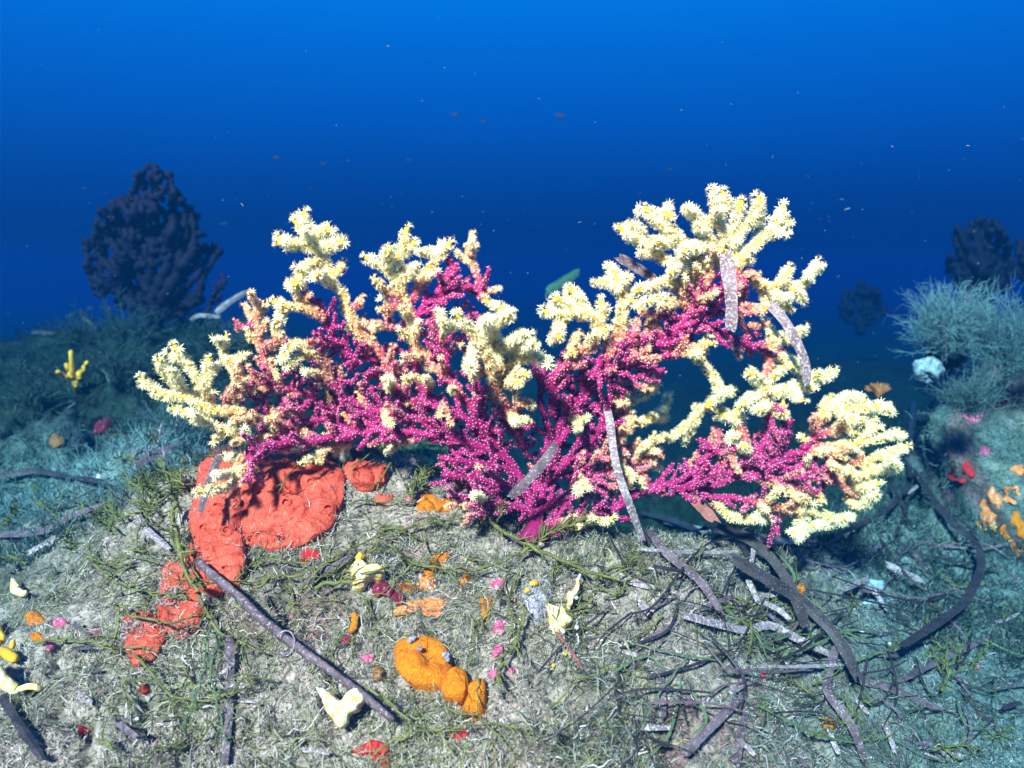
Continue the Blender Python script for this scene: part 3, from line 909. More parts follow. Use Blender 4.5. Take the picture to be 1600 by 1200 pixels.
def bough(label, lines, bi):
    tubes = []
    for li, (pts, c0, c1, rad, dz) in enumerate(lines):
        s = spline(pts, 6.0)
        K = len(s)
        if K < 3: s = spline(pts, 3.0); K = len(s)
        u = np.linspace(0, 1, K)
        jit = np.stack([vn(s[:, 0] / 19.0, s[:, 1] / 19.0, 101 + li), vn(s[:, 0] / 19.0, s[:, 1] / 19.0, 131 + li)], -1) * 3.0 * np.minimum(1, u * 4)[:, None]
        s = s + jit
        dep = fan_depth(s[:, 0], s[:, 1]) + dz * u ** 1.2
        t = c0 + (c1 - c0) * u ** 0.9
        r = rad * (1.12 - 0.22 * u) * (1.18 if c0 >= 0.75 else 1.0)
        tubes.append((s, dep, t, r))
        drawn.append(s)
        # side twigs
        Ls = np.concatenate([[0], np.cumsum(np.linalg.norm(np.diff(s, axis=0), axis=1))])
        pos = rng.uniform(8, 14)
        side = rng.choice([-1, 1])
        while pos < Ls[-1] - 6:
            i = int(np.searchsorted(Ls, pos))
            i = min(max(i, 1), K - 2)
            d = s[i + 1] - s[i - 1]; d /= np.linalg.norm(d) + 1e-9
            ang = side * rng.uniform(0.6, 1.1)
            dv = np.array([d[0] * math.cos(ang) - d[1] * math.sin(ang), d[0] * math.sin(ang) + d[1] * math.cos(ang)])
            yel = t[i]
            ln = rng.uniform(14, 34) * (1 - 0.5 * yel)
            e = s[i] + dv * ln * 0.55 + d * 2
            e2 = s[i] + dv * ln + d * ln * 0.30 + np.array([0, -ln * 0.12])
            ok = not holed(*e2) and not holed(*e)
            if yel > 0.62 and rng.random() < 0.72: ok = False
            if ok and e2[1] > 0:
                tp = spline([s[i], e, e2], 4.0)
                uu = np.linspace(0, 1, len(tp))
                dd = dep[i] + (rng.uniform(-0.028, 0.022)) * uu
                tubes.append((tp, dd, np.clip(yel + (0.12 * rng.random() + (0.5 * rng.random() if rng.random() < 0.10 + yel else 0)) * uu, 0, 1), np.full(len(tp), max(3.6, r[i] * 0.72)) * (1 - 0.15 * uu)))
            side = -side
            pos += rng.uniform(9, 16) * (1 + 0.4 * yel)
    return grow_polyps(tubes, label)


def grow_polyps(tubes, label):
    B = Buf(); pp = []; pn = []; pt = []
    for (s, dep, t, r) in tubes:
        p3 = np.array([P(a, b, c) for (a, b), c in zip(s, dep)])
        mpp = dep / F
        R = r * mpp * np.interp(t, [0, .4, .7, 1], [0.86, 0.80, 0.66, 0.64])
        B.tube(p3, R, fan_col(t), 8, wob=0.06)
        seg = np.linalg.norm(np.diff(p3, axis=0), axis=1)
        cum = np.concatenate([[0], np.cumsum(seg)])
        tot = cum[-1]
        dens = 1.0
        m = int(tot / 0.0044 * (6.4 + 1.0 * float(np.mean(t))) * dens * max(1.0, float(np.mean(R)) / 0.0030)) + 3
        q = (np.arange(m) + rng.uniform(-.4, .4, m)) / m * tot
        q = np.clip(q, 0, tot * 0.999)
        q[-3:] = tot * 0.999
        idx = np.clip(np.searchsorted(cum, q) - 1, 0, len(seg) - 1)
        fr = ((q - cum[idx]) / (seg[idx] + 1e-12))[:, None]
        c = p3[idx] * (1 - fr) + p3[idx + 1] * fr
        T = (p3[idx + 1] - p3[idx]) / (seg[idx][:, None] + 1e-12)
        A = np.cross(T, [0.21, 0.93, 0.31]); A /= np.linalg.norm(A, axis=1, keepdims=True)
        Bv = np.cross(T, A)
        ph = np.arange(m) * 2.39996 + rng.uniform(-.4, .4, m)
        nn = np.cos(ph)[:, None] * A + np.sin(ph)[:, None] * Bv + T * rng.normal(size=(m, 1)) * 0.25
        nn[-3:] += T[-3:] * 1.3
        rr = np.interp(q, cum, R)
        nn /= np.linalg.norm(nn, axis=1, keepdims=True)
        pp.append(c + nn * (rr * 0.9)[:, None]); pn.append(nn)
        pt.append(np.clip(np.interp(q, cum, t) + rng.normal(size=m) * 0.035, 0, 1))
    o = B.build('branch', M_gorg, fan)
    if label: o['label'] = label
    V, T_, Q_, C_ = polyps(np.vstack(pp), np.vstack(pn), np.concatenate(pt))
    po = mesh_obj('polyps', V, [T_, Q_], M_polyp, o, C_, smooth=False)
    po['kind'] = 'stuff'
    return sum(len(a) for a in pp)


BL = {'tall left bough': 'tall left branch ending in a cream block of polyps', 'cream front bough': 'branch with large cream polyps leaning towards the lens',
      'top right crown bough': 'highest branch with a spread crown of cream tips', 'left end bough': 'leftmost branch with cream fingers',
      'far right tip bough': 'rightmost branches with yellow tips', 'low centre bough': 'dark magenta branches low in the middle', 'trunk': 'bare magenta trunk branches'}
npol = 0
for bi, (lb, lines) in enumerate(BOUGHS):
    npol += bough(BL.get(lb), lines, bi)
print('polyps', npol)
def in_poly(px, py, poly):
    n = len(poly); c = np.zeros(len(px), bool); j = n - 1
    for i in range(n):
        xi, yi = poly[i]; xj, yj = poly[j]
        m = ((yi > py) != (yj > py)) & (px < (xj - xi) * (py - yi) / (yj - yi + 1e-9) + xi)
        c ^= m; j = i
    return c


# fine twigs that close up the middle of the fan, each grown from a bough
INNER = [([(330, 650), (400, 580), (470, 540), (540, 500), (600, 560), (650, 640), (640, 690), (500, 690), (400, 690)], 'fine inner twigs of the left side'),
         ([(560, 500), (640, 500), (740, 470), (770, 600), (830, 650), (850, 760), (700, 700), (640, 680)], 'fine inner twigs left of the trunk'),
         ([(690, 700), (830, 730), (860, 640), (960, 640), (1000, 770), (950, 812), (840, 822), (720, 800)], 'fine dark inner twigs round the trunk'),
         ([(850, 640), (860, 590), (930, 560), (1000, 510), (1060, 480), (1110, 420), (1160, 440), (1100, 510), (1030, 590), (950, 660)], 'fine inner twigs right of the trunk'),
         ([(1010, 770), (1100, 700), (1180, 690), (1300, 690), (1340, 720), (1320, 760), (1180, 795), (1080, 780)], 'fine inner twigs of the low right side')]
allp = np.vstack(drawn)
for poly, lb in INNER:
    pa = np.array(poly, float); lo = pa.min(0); hi = pa.max(0)
    m = int((hi - lo).prod() / 55)
    ax_, ay_ = rng.uniform(lo[0], hi[0], m), rng.uniform(lo[1], hi[1], m)
    kk = in_poly(ax_, ay_, poly)
    cand = [(a, b) for a, b in zip(ax_[kk], ay_[kk]) if not holed(a, b)]
    tubes = []
    got = np.empty((0, 2))
    for (a, b) in cand:
        q = np.array([a, b])
        d = np.linalg.norm(allp - q, axis=1)
        i = d.argmin()
        if d[i] < 9 or d[i] > 48: continue
        if len(got) and np.linalg.norm(got - q, axis=1).min() < 11: continue
        got = np.vstack([got, q])
        st = allp[i]; md = (st + q) / 2 + rng.normal(size=2) * 3
        sp_ = spline([st, md, q, q + (q - st) * 0.25 + np.array([0, -5.0])], 4.0)
        uu = np.linspace(0, 1, len(sp_))
        dd = fan_depth(sp_[:, 0], sp_[:, 1]) + rng.uniform(-0.020, 0.035) * uu
        tt = np.clip((0.12 + (0.6 * rng.random() if rng.random() < 0.16 else 0)) * uu, 0, 1)
        tubes.append((sp_, dd, tt, np.full(len(sp_), 4.6) * (1 - .2 * uu)))
    npol += grow_polyps(tubes, lb)
hb = Buf()
hp, hn = hit(838, 838)
for k in range(7):
    a = k * 0.9
    e = hp + Vector((math.cos(a) * 0.022, math.sin(a) * 0.012 - 0.004, -0.006))
    hb.tube([hp + Vector((0, 0, 0.012)), (hp + e) / 2 + Vector((0, 0, 0.004)), e], [0.007, 0.006, 0.003], fan_col(0.0) * 0.7, 8)
hb.build('holdfast', M_gorg, fan)


# ------------------------------------------------------------------ encrusting patches laid on the reef
BVR_ = None


def lay_patch(name, cx, cy, outline, thick, mat, parent=None, bv=None, nth=64, nr=14, rough=0.0, rs=0.012, lift=0.0, wr=0.0, dome=0.5, seed=0, ragged=0.04, free=False):
    """a cushion with its own thickness grown over the ground, rounded at the rim; outline in photograph pixels"""
    o = spline(list(outline) + [outline[0]], 3.0)[:-1]
    seg = np.linalg.norm(np.diff(np.vstack([o, o[:1]]), axis=0), axis=1)
    cum = np.concatenate([[0], np.cumsum(seg)])
    q = np.linspace(0, cum[-1], nth, endpoint=False)
    oc = np.vstack([o, o[:1]])
    bx = np.interp(q, cum, oc[:, 0]); by = np.interp(q, cum, oc[:, 1])
    rag = 1 + ragged * vn(q / 9.0, np.full(nth, seed * 3.7), 7) + ragged * 0.6 * vn(q / 3.5, np.full(nth, seed * 1.3), 9)
    rho = np.concatenate([np.linspace(0, 1, nr + 1)[1:] ** 0.85, [1.015]])
    pts = [(cx, cy)]; hh = [1.0]
    for r in rho:
        for i in range(nth):
            k = 1 + (rag[i] - 1) * min(r, 1)
            pts.append((cx + (bx[i] - cx) * r * k, cy + (by[i] - cy) * r * k))
            hh.append(max(0.0, 1 - min(r, 1.0) ** 3.2) ** dome if r <= 1 else -0.55)
    hits = [hit(a, b, None if bv is BV0 else bv) for a, b in pts]
    B0 = np.array([tuple(h[0]) for h in hits]); N0 = np.array([tuple(h[1]) for h in hits])
    G = B0[1:].reshape(len(rho), nth, 3); Gn = N0[1:].reshape(len(rho), nth, 3)
    for _ in range(12 if nth > 60 else 5):
        for A_ in (G, Gn):
            A_[:] = (A_ + np.roll(A_, 1, 1) + np.roll(A_, -1, 1)) / 3
            A_[1:-1] = (A_[:-2] + A_[1:-1] * 2 + A_[2:]) / 4
    if free:
        pn_ = Vector(N0.mean(0)).normalized(); pc_ = hits[0][0]
        for A_, i0 in ((G, 0),):
            flat_ = [ray(a, b) * (pc_.dot(pn_) / ray(a, b).dot(pn_)) for a, b in pts]
        G[:] = np.array([tuple(q) for q in flat_[1:]]).reshape(G.shape); Gn[:] = np.array(tuple(pn_))
    B0[0] = G[0].mean(0); N0[0] = Gn[0].mean(0)
    B0[1:] = G.reshape(-1, 3); N0[1:] = Gn.reshape(-1, 3)
    if not free and (bv is None or bv is not BVR_):
        B0[:, 2] = np.maximum(B0[:, 2], H(B0[:, 0], B0[:, 1]) - 0.002)
        G = B0[1:].reshape(len(rho), nth, 3).copy()
        for _ in range(3):
            G = (G + np.roll(G, 1, 1) + np.roll(G, -1, 1)) / 3
            G[1:-1] = (G[:-2] + G[1:-1] * 2 + G[2:]) / 4
        B0[1:] = G.reshape(-1, 3)
    V = []
    for p, nrm, g in zip(B0, N0, hh):
        p = Vector(p); nrm = Vector(nrm)
        nrm = (nrm + Vector((0, -0.45, 0.25))).normalized()
        x, y = p.x, p.y
        e = thick * g + (lift if (g > 0.01 or free) else -0.004)
        if g > 0 and rough: e += rough * float(fbm(np.array([x + seed]), np.array([y + p.z]), rs, 3, 77)[0]) * min(1, g * 1.6)
        if g > 0 and wr:
            f = abs(float(vn(np.array([x + seed]) / 0.026, np.array([y + p.z]) / 0.026, 79)[0]))
            f2 = abs(float(vn(np.array([x * .8 + y * .5 + 3.0]) / 0.011, np.array([y + p.z - x * .4]) / 0.011, 80)[0]))
            e += wr * (max(0, 1 - f * 3.2) ** 1.5 * 0.9 + max(0, 1 - f2 * 3.0) ** 1.5 * 0.35) * min(1, g * 1.4)
        V.append(p + nrm * e)
    T = [(0, 1 + i, 1 + (i + 1) % nth) for i in range(nth)]
    Q = []
    for k in range(len(rho) - 1):
        for i in range(nth):
            a = 1 + k * nth + i; b = 1 + k * nth + (i + 1) % nth
            Q.append((a, a + nth, b + nth, b))
    # face up
    V0 = Vector(V[0]); nn = (Vector(V[1]) - V0).cross(Vector(V[1 + nth // 4]) - V0)
    if nn.dot(V0) > 0:
        T = [t[::-1] for t in T]; Q = [t[::-1] for t in Q]
    return mesh_obj(name, [tuple(v) for v in V], [np.array(T), np.array(Q)], mat, parent)


def blob(cx, cy, rx, ry, seed, n=9, var=0.25, rot=0.0):
    r = np.random.default_rng(seed)
    out = []
    for k in range(n):
        a = 2 * math.pi * k / n
        m = 1 + r.uniform(-var, var)
        u, v = rx * math.cos(a) * m, ry * math.sin(a) * m
        out.append((cx + u * math.cos(rot) - v * math.sin(rot), cy + u * math.sin(rot) + v * math.cos(rot)))
    return out


def crust(name, cx, cy, rx, ry, mat, label, cat, group=None, seed=0, thick=0.005, rot=0.0, var=0.3, bv=None, dome=0.5, rough=0.002):
    o = lay_patch(name, cx, cy, blob(cx, cy, rx * 1.12, ry * 1.12, seed, 12, var * 1.35, rot), thick * 0.55, mat, None, bv, 56, 9, rough * 1.5, 0.006, 0.0003, 0, dome, seed, 0.22)
    return tag(o, label, cat, group)


# coral red sponge
def osculum(cx, cy, r, parent, h=0.004, bv=BV0, lift=0.012):
    p, nrm = hit(cx, cy, bv)
    ax = (nrm * 0.6 + Vector((0, -0.9, 0.35))).normalized()
    toward = (-p).normalized()
    p = p + nrm * lift * 0.5
    # the sheet is hit again so the chimney sits on it
    sheet = parent
    me = sheet.data
    bvs = BVS.setdefault(sheet.name, BVHTree.FromPolygons([v.co.copy() for v in me.vertices], [tuple(f.vertices) for f in me.polygons]))
    off = sheet.matrix_world.translation
    loc, nn, _, _ = bvs.ray_cast(Vector((0, 0, 0)) - off, ray(cx, cy).normalized())
    if loc is not None: p = loc + off
    s = 1.35 * r * p.y / F
    u = ax.cross(Vector((1, 0.2, 0))).normalized(); w = ax.cross(u)
    B = Buf()
    prof = [(1.9, -0.4), (1.45, 0.25), (1.15, 0.75), (0.95, 0.85), (0.78, 0.65), (0.70, 0.1), (0.55, -0.5), (0.02, -0.6)]
    n = 16; V = []
    for (a, b) in prof:
        for k in range(n):
            t = 2 * math.pi * k / n
            V.append(p + (u * math.cos(t) + w * math.sin(t)) * a * s * (1 + 0.06 * math.sin(3 * t + cx)) + ax * b * s)
    Q1 = [(a * n + k, a * n + (k + 1) % n, (a + 1) * n + (k + 1) % n, (a + 1) * n + k) for a in range(len(prof) - 1) for k in range(n)]
    o = mesh_obj('osculum', [tuple(v) for v in V], np.array(Q1), M_red, sheet)
    o.data.materials.append(M_redhole)
    for i, f in enumerate(o.data.polygons):
        if i >= 3 * n: f.material_index = 1
    return o


BVS = {}
red = empty('encrusting_sponge', hit(440, 790, BV0)[0])
tag(red, 'large coral red encrusting sponge with dark pores under the left end of the sea fan', 'sponge')
lobe1 = lay_patch('lobe', 455, 785, [(385, 712), (420, 704), (470, 706), (520, 722), (540, 742), (537, 780), (529, 815), (505, 842), (470, 856), (430, 863), (395, 858), (378, 830), (368, 790), (368, 745)], 0.0085, M_red, red, BV0, 190, 64, 0.002, 0.03, 0.002, 0.006, 0.38, 1, 0.05)
bpy.context.view_layer.update()
for (a, b, r) in [(447, 786, 4.6), (513, 796, 5.0), (485, 753, 3.6), (506, 727, 3.6), (436, 844, 5.2), (394, 843, 5.0), (446, 722, 3.2)]:
    osculum(a, b, r, lobe1)
lobe2 = lay_patch('lobe', 348, 820, [(325, 700), (355, 695), (378, 725), (380, 770), (383, 830), (386, 880), (380, 915), (362, 932), (340, 925), (318, 890), (304, 850), (300, 800), (306, 760), (318, 728)], 0.010, M_red, red, BV0, 150, 50, 0.002, 0.03, 0.002, 0.006, 0.38, 2, 0.07)
bpy.context.view_layer.update()
for (a, b, r) in [(355, 829, 4.6), (317, 824, 3.4), (338, 790, 3.0), (369, 784, 2.8), (350, 888, 2.6)]:
    osculum(a, b, r, lobe2)
r2 = empty('encrusting_sponge', hit(250, 980, BV0)[0])
tag(r2, 'lower left lobe of coral red sponge tangled in olive weed', 'sponge')
l5 = lay_patch('lobe', 318, 892, [(302, 845), (328, 862), (350, 905), (352, 930), (328, 935), (303, 918), (284, 890)], 0.006, M_red, r2, BV0, 90, 24, 0.003, 0.02, 0.001, 0.005, 0.38, 6, 0.13)
l3 = lay_patch('lobe', 272, 940, [(262, 882), (285, 878), (308, 905), (318, 940), (315, 980), (290, 1000), (258, 990), (245, 965), (252, 925)], 0.006, M_red, r2, BV0, 110, 32, 0.003, 0.02, 0.001, 0.005, 0.38, 3, 0.13)
l4 = lay_patch('lobe', 228, 992, [(195, 965), (225, 955), (255, 965), (268, 990), (252, 1018), (235, 1036), (203, 1036), (192, 1005)], 0.005, M_red, r2, BV0, 110, 30, 0.003, 0.02, 0.001, 0.005, 0.38, 4, 0.13)
bpy.context.view_layer.update()
osculum(219, 960, 2.6, l4)
o = lay_patch('encrusting_sponge', 575, 745, [(528, 727), (560, 722), (598, 727), (610, 745), (592, 765), (568, 771), (550, 760), (536, 744)], 0.006, M_red, None, BV0, 90, 24, 0.002, 0.02, 0.001, 0.005, 0.38, 5, 0.06)
tag(o, 'small coral red sponge lobe right of the large red sponge', 'sponge')
crust('encrusting_sponge', 598, 780, 14, 9, M_red, 'tiny coral red sponge bead on bare silt', 'sponge', seed=6, thick=0.006)

fz = []
for lb_, cnt in ((lobe1, 260), (lobe2, 420), (l3, 900), (l4, 900)):
    nv_ = len(lb_.data.vertices); co = np.empty(nv_ * 3, np.float32); lb_.data.vertices.foreach_get('co', co)
    co = co.reshape(-1, 3) + np.array(lb_.matrix_world.translation)
    u_ = rng.random(cnt) ** (0.30 if cnt < 500 else 0.6)
    fz.append(co[np.clip((u_ * nv_).astype(int), 0, nv_ - 1)])
fz = np.vstack(fz); n = len(fz)
k = fbm(fz[:, 0], fz[:, 1] + fz[:, 2], 0.02, 2, 85) > 0.0
fz = fz[k]; n = len(fz)
V2, Q2, C2 = ribbons(fz, np.stack([rng.normal(size=n) * .8, -0.4 + rng.normal(size=n) * .6, .5 + .4 * rng.random(n)], -1), rng.uniform(.004, .013, n), rng.uniform(.0005, .0010, n), palette(n, [(.44, .36, .33), (.26, .19, .18), (.14, .13, .08)], [50, 30, 20]), 0.7, 6)
o = mesh_obj('fuzz', V2, Q2, M_turf, None, C2)
tag(o, 'silty fuzz growing over the edges of the coral red sponges', 'fuzz', kind='stuff')

# orange sponges
og = empty('orange_sponge', hit(690, 1060)[0])
tag(og, 'bright orange bumpy cushion sponge in the foreground', 'sponge')
lay_patch('lobe', 664, 1042, [(616, 1012), (640, 1003), (690, 1004), (706, 1030), (712, 1058), (694, 1078), (664, 1084), (634, 1068), (620, 1042)], 0.012, M_orange, og, BV0, 100, 26, 0.002, 0.012, 0.003, 0.0, 0.45, 11, 0.07)
lay_patch('lobe', 712, 1075, [(694, 1068), (712, 1046), (732, 1052), (735, 1078), (727, 1102), (704, 1104), (690, 1090)], 0.012, M_orange, og, BV0, 70, 18, 0.002, 0.012, 0.004, 0.0, 0.45, 12, 0.07)
lay_patch('lobe', 742, 1098, [(736, 1068), (760, 1062), (762, 1098), (752, 1128), (730, 1126), (716, 1115), (728, 1096)], 0.010, M_orange, og, BV0, 70, 16, 0.002, 0.012, 0.003, 0.0, 0.45, 13, 0.08)
for (a, b, r) in [(644, 1019, 6), (696, 1047, 7), (657, 1035, 4)]:
    p, nn = hit(a, b, BV0)
    q = p + nn * 0.013
    B = Buf()
    for k in range(5):
        e = q + Vector(rng.normal(size=3) * r * 0.00018)
        B.tube([e, e + Vector((0, -0.002, 0.002)), e + Vector((0.001, -0.003, 0.003))], [r * .00025, r * .0003, r * .00012], (0.4, 0.38, 0.34), 8)
    B.build('grit_lump', M_lilac, og)

C = crust
C('orange_sponge', 667, 785, 15, 17, M_orange, 'orange sponge patch left of the pair under the fan root', 'sponge', None, 21)
C('orange_sponge', 700, 789, 20, 13, M_orange, 'wide orange sponge patch under the low purple branches', 'sponge', None, 22)
C('orange_sponge', 762, 806, 15, 8, M_yellowd, 'amber sponge sliver beside the foot of the sea fan', 'sponge', None, 23, 0.006)
C('pink_crust', 648, 780, 15, 8, M_pink, 'pale pink crust beside the orange patches under the fan', 'crust', None, 24)
C('orange_sponge', 688, 876, 14, 12, M_orange, 'upper orange patch on the silty mound right of the cream sponge', 'sponge', None, 25)
C('orange_sponge', 674, 893, 12, 8, M_orange, 'orange patch just below a similar one on the silty mound', 'sponge', None, 26)
C('orange_sponge', 727, 903, 10, 12, M_orange, 'small orange speck sponge crossed by an olive strand', 'sponge', None, 27)
C('orange_sponge', 637, 919, 12, 8, M_orange, 'round orange dot right of the maroon crusts', 'sponge', None, 28)
C('salmon_crust', 664, 948, 36, 15, M_orange2, 'salmon orange crust streaked with silt above the orange cushion', 'crust', None, 29, 0.004, 0.1)
C('salmon_crust', 632, 955, 16, 9, M_orange2, 'small salmon crust at the left end of the larger one', 'crust', None, 30, 0.004)
C('salmon_crust', 668, 912, 14, 10, M_orange2, 'faint salmon crust between the orange dot and orange patches', 'crust', None, 34, 0.003)
C('orange_sponge', 757, 950, 9, 20, M_orange, 'tall narrow orange sponge on the steep silt right of centre', 'sponge', None, 31)
C('red_crust', 487, 868, 15, 11, M_crimson, 'bright crimson crust just below the large red sponge', 'crust', None, 32)
C('maroon_crust', 599, 922, 19, 13, M_maroon, 'larger maroon crust touching the cream ring sponge', 'crust', None, 33, 0.009)
C('maroon_crust', 622, 936, 11, 8, M_maroon, 'smaller maroon crust right of the cream ring sponge', 'crust', None, 35, 0.006)
C('maroon_crust', 545, 1000, 12, 9, M_maroon, 'maroon crust under the curled orange worm', 'crust', None, 36)
for i, (a, b, rx, ry, l) in enumerate([(780, 985, 9, 8, 'pink crust knob highest on the steep face'), (776, 1018, 9, 8, 'pink crust knob in the middle of the steep face'), (783, 975, 6, 6, 'tiny pink knob touching the highest pink crust'),
                                       (772, 1055, 8, 6, 'pink crust knob lowest on the steep face'), (776, 915, 12, 8, 'pink crust above the steep face right of the orange strip'), (800, 1048, 6, 5, 'dark pink bead right of the lowest pink knob'),
                                       (95, 975, 12, 7, 'pink crust on grey silt near the left edge'), (145, 992, 14, 6, 'thin pink crust left of the lower red lobe'), (78, 1010, 9, 7, 'pink crust under the orange tufts at left'), (575, 1030, 10, 7, 'faint pink crust left of the orange cushion')]):
    C('pink_crust', a, b, rx, ry, M_pink, l, 'crust', None, 40 + i, 0.006)
C('red_crust', 583, 1172, 27, 13, M_crimson, 'scarlet crust at the bottom edge below the cream flake', 'crust', None, 52, 0.005, 0.2)
C('red_crust', 600, 1188, 15, 9, M_crimson, 'small scarlet crust beneath the bottom scarlet crust', 'crust', None, 53)
C('red_crust', 717, 1148, 17, 9, M_crimson, 'dull scarlet crust at the bottom below the orange cushion', 'crust', None, 54, 0.004)
C('orange_sponge', 225, 1078, 7, 10, M_redhole, 'small red orange bead on the lower left silt', 'sponge', None, 55, 0.008)
C('red_crust', 130, 1143, 12, 9, M_crimson, 'scarlet crust low in the left corner', 'crust', None, 56)
C('sea_squirt', 590, 1055, 9, 13, M_cup, 'round brown sea squirt left of the orange cushion', 'sea squirt', None, 57, 0.009, 0, 0.1)
C('orange_sponge', 55, 968, 16, 9, M_orange, 'orange tuft nearest the left edge of the mound', 'sponge', None, 58, 0.009)
C('orange_sponge', 58, 998, 10, 8, M_orange, 'pale orange tuft under the upper left orange tuft', 'sponge', None, 59, 0.007)
C('bryozoan', 846, 935, 24, 36, M_lilac, 'lilac grey knobbly crust behind the yellow lobed sponge', 'bryozoan', None, 60, 0.008, 0.1, 0.2, None, 0.5, 0.006)
C('orange_sponge', 1251, 921, 5, 10, M_orange, 'small orange chip on the grey rubble at right', 'sponge', None, 61, 0.004)
C('orange_sponge', 1295, 1130, 8, 9, M_orange, 'orange bead beside a dark leaf at lower right', 'sponge', None, 62, 0.006)
C('red_crust', 1192, 1057, 6, 4, M_crimson, 'red dot at the end of the level grey leaf', 'crust', None, 63, 0.003)
C('shell', 150, 750, 9, 5, M_white, 'white shell chip on the teal slab at left', 'shell', None, 64, 0.004, -0.8)
C('shell', 193, 681, 3, 4, M_white, 'tiny white shell above the teal slab', 'shell', None, 65, 0.003)
C('pebble', 160, 668, 18, 9, M_maroon, 'dull mauve pebble by the dark gap at left', 'pebble', None, 66, 0.012, -0.3)
C('pebble', 90, 690, 14, 9, M_cup, 'brown pebble left of the teal slab', 'pebble', None, 67, 0.012, -0.5)
C('stone', 1365, 915, 17, 12, M_bluegrey, 'pale grey stone among the rubble at right', 'stone', None, 68, 0.010)
C('stone', 1372, 940, 20, 7, M_bluegrey, 'flat pale stone below another at right', 'stone', None, 69, 0.008)

# curled worm and yellow lobed sponges
def lumpy(name, lines, mat, label, cat, lift=0.006, bv=None, group=None, flat=1.0, parts=None, cups=None):
    B = Buf()
    for pts in lines:
        s = spline([(a, b) for a, b, r in pts], 2.5)
        tt = np.linspace(0, 1, len(s)); rr = np.interp(tt, np.linspace(0, 1, len(pts)), [r for a, b, r in pts])
        p3 = []
        for i, ((a, b), r) in enumerate(zip(s, rr)):
            p, nn = hit(a, b, bv)
            nn = (nn + Vector((0, -0.5, 0.3))).normalized()
            p3.append(p + nn * (lift + r * p.y / F * 0.5))
        p3 = np.array(p3)
        for _ in range(2): p3[1:-1] = (p3[:-2] + 2 * p3[1:-1] + p3[2:]) / 4
        rad = rr * p3[:, 1] / F * (1 + 0.22 * vn(tt * len(s) / 3.0, np.full(len(s), len(B.V) * 1.7), 5))
        B.tube(p3, rad, (0.5, 0.5, 0.5), 12, flat=flat, wob=0.07)
    o = B.build(name, mat)
    tag(o, label, cat, group)
    return o


lumpy('worm', [[(548, 964, 4), (555, 970, 5), (556, 980, 5.5), (551, 986, 5), (545, 988, 3.5)]], M_orange, 'curled orange worm like tube on pink silt', 'worm', 0.004)
ys = lay_patch('yellow_sponge', 568, 906, [(541, 880), (552, 876), (562, 884), (570, 892), (580, 893), (588, 890), (598, 889), (605, 900), (603, 912), (592, 913), (583, 907), (575, 912), (570, 920), (572, 928), (560, 926), (546, 929), (549, 918), (552, 908), (545, 898)], 0.011, M_yellow, None, BV0, 90, 16, 0.004, 0.009, 0.005, 0.003, 0.45, 71, 0.08)
tag(ys, 'cream yellow ring shaped sponge with a maroon crust beside it', 'sponge')
yd = lumpy('knob', [[(556, 882, 5), (563, 879, 8), (568, 885, 6)]], M_yellowd, None, None, 0.010)
yd.parent = ys
del_keys = [k for k in ('label', 'category') if k in yd]
for k in del_keys: del yd[k]
yv = empty('yellow_sponge', hit(870, 975)[0])
tag(yv, 'golden yellow lobed sponge with white tufts right of centre', 'sponge')
bpy.context.view_layer.update()
def part_of(o, root):
    for k in ('label', 'category'):
        if k in o: del o[k]
    o.parent = root; o.matrix_parent_inverse = root.matrix_world.inverted()
lay_patch('lobe', 868, 978, [(852, 948), (860, 944), (866, 954), (871, 964), (875, 974), (882, 978), (888, 972), (892, 980), (886, 988), (878, 990), (872, 996), (864, 994), (858, 982), (856, 966)], 0.010, M_yellow, yv, BV0, 70, 14, 0.004, 0.008, 0.005, 0.003, 0.45, 72, 0.10)
lay_patch('lobe', 890, 940, [(882, 930), (892, 930), (898, 922), (903, 912), (905, 926), (897, 938), (892, 948), (890, 958), (884, 958), (885, 944)], 0.010, M_yellow, yv, BV0, 60, 12, 0.003, 0.008, 0.006, 0.002, 0.45, 73, 0.08)
for pts in [[(900, 920, 2), (905, 912, 3), (908, 908, 4)], [(888, 985, 2), (896, 992, 2), (901, 995, 4)], [(872, 992, 2), (876, 1000, 3)], [(889, 940, 1.5), (898, 942, 3)]]:
    part_of(lumpy('tuft', [pts], M_white, None, None, 0.012), yv)
lumpy('yellow_sponge', [[(838, 912, 4), (842, 920, 5), (836, 924, 4)]], M_yellowd, 'amber sponge bead at the top of the lilac crust', 'sponge', 0.010)
lumpy('yellow_sponge', [[(828, 938, 3), (833, 934, 4)]], M_yellowd, 'amber sponge bead at the left of the lilac crust', 'sponge', 0.010)
cf = lay_patch('cream_flake', 545, 1114, [(511, 1082), (528, 1087), (542, 1099), (549, 1102), (555, 1096), (562, 1086), (576, 1084), (582, 1102), (573, 1117), (561, 1123), (557, 1135), (548, 1144), (537, 1133), (524, 1114)], 0.006, M_yellow, None, BV0, 90, 14, 0.004, 0.012, 0.030, 0.002, 0.4, 74, 0.05, True)
tag(cf, 'cream V shaped flake lying across the dead stick', 'flake')
lumpy('yellow_sponge', [[(34, 914, 4), (38, 922, 7), (45, 932, 6), (48, 938, 3)]], M_yellow, 'lone yellow oval sponge on grey silt at left', 'sponge', 0.010)
lumpy('yellow_sponge', [[(2, 978, 6), (4, 995, 7), (3, 1015, 6)]], M_yellowd, 'yellow orange sponge column cut by the left edge', 'sponge', 0.008)
lumpy('yellow_sponge', [[(8, 1022, 6), (22, 1030, 8), (36, 1036, 6)]], M_yellowd, 'golden lying sponge finger just below the column at the left edge', 'sponge', 0.008)
lumpy('yellow_sponge', [[(31, 1000, 4), (30, 1012, 4)]], M_yellowd, 'small yellow bead right of the column cut by the left edge', 'sponge', 0.008)
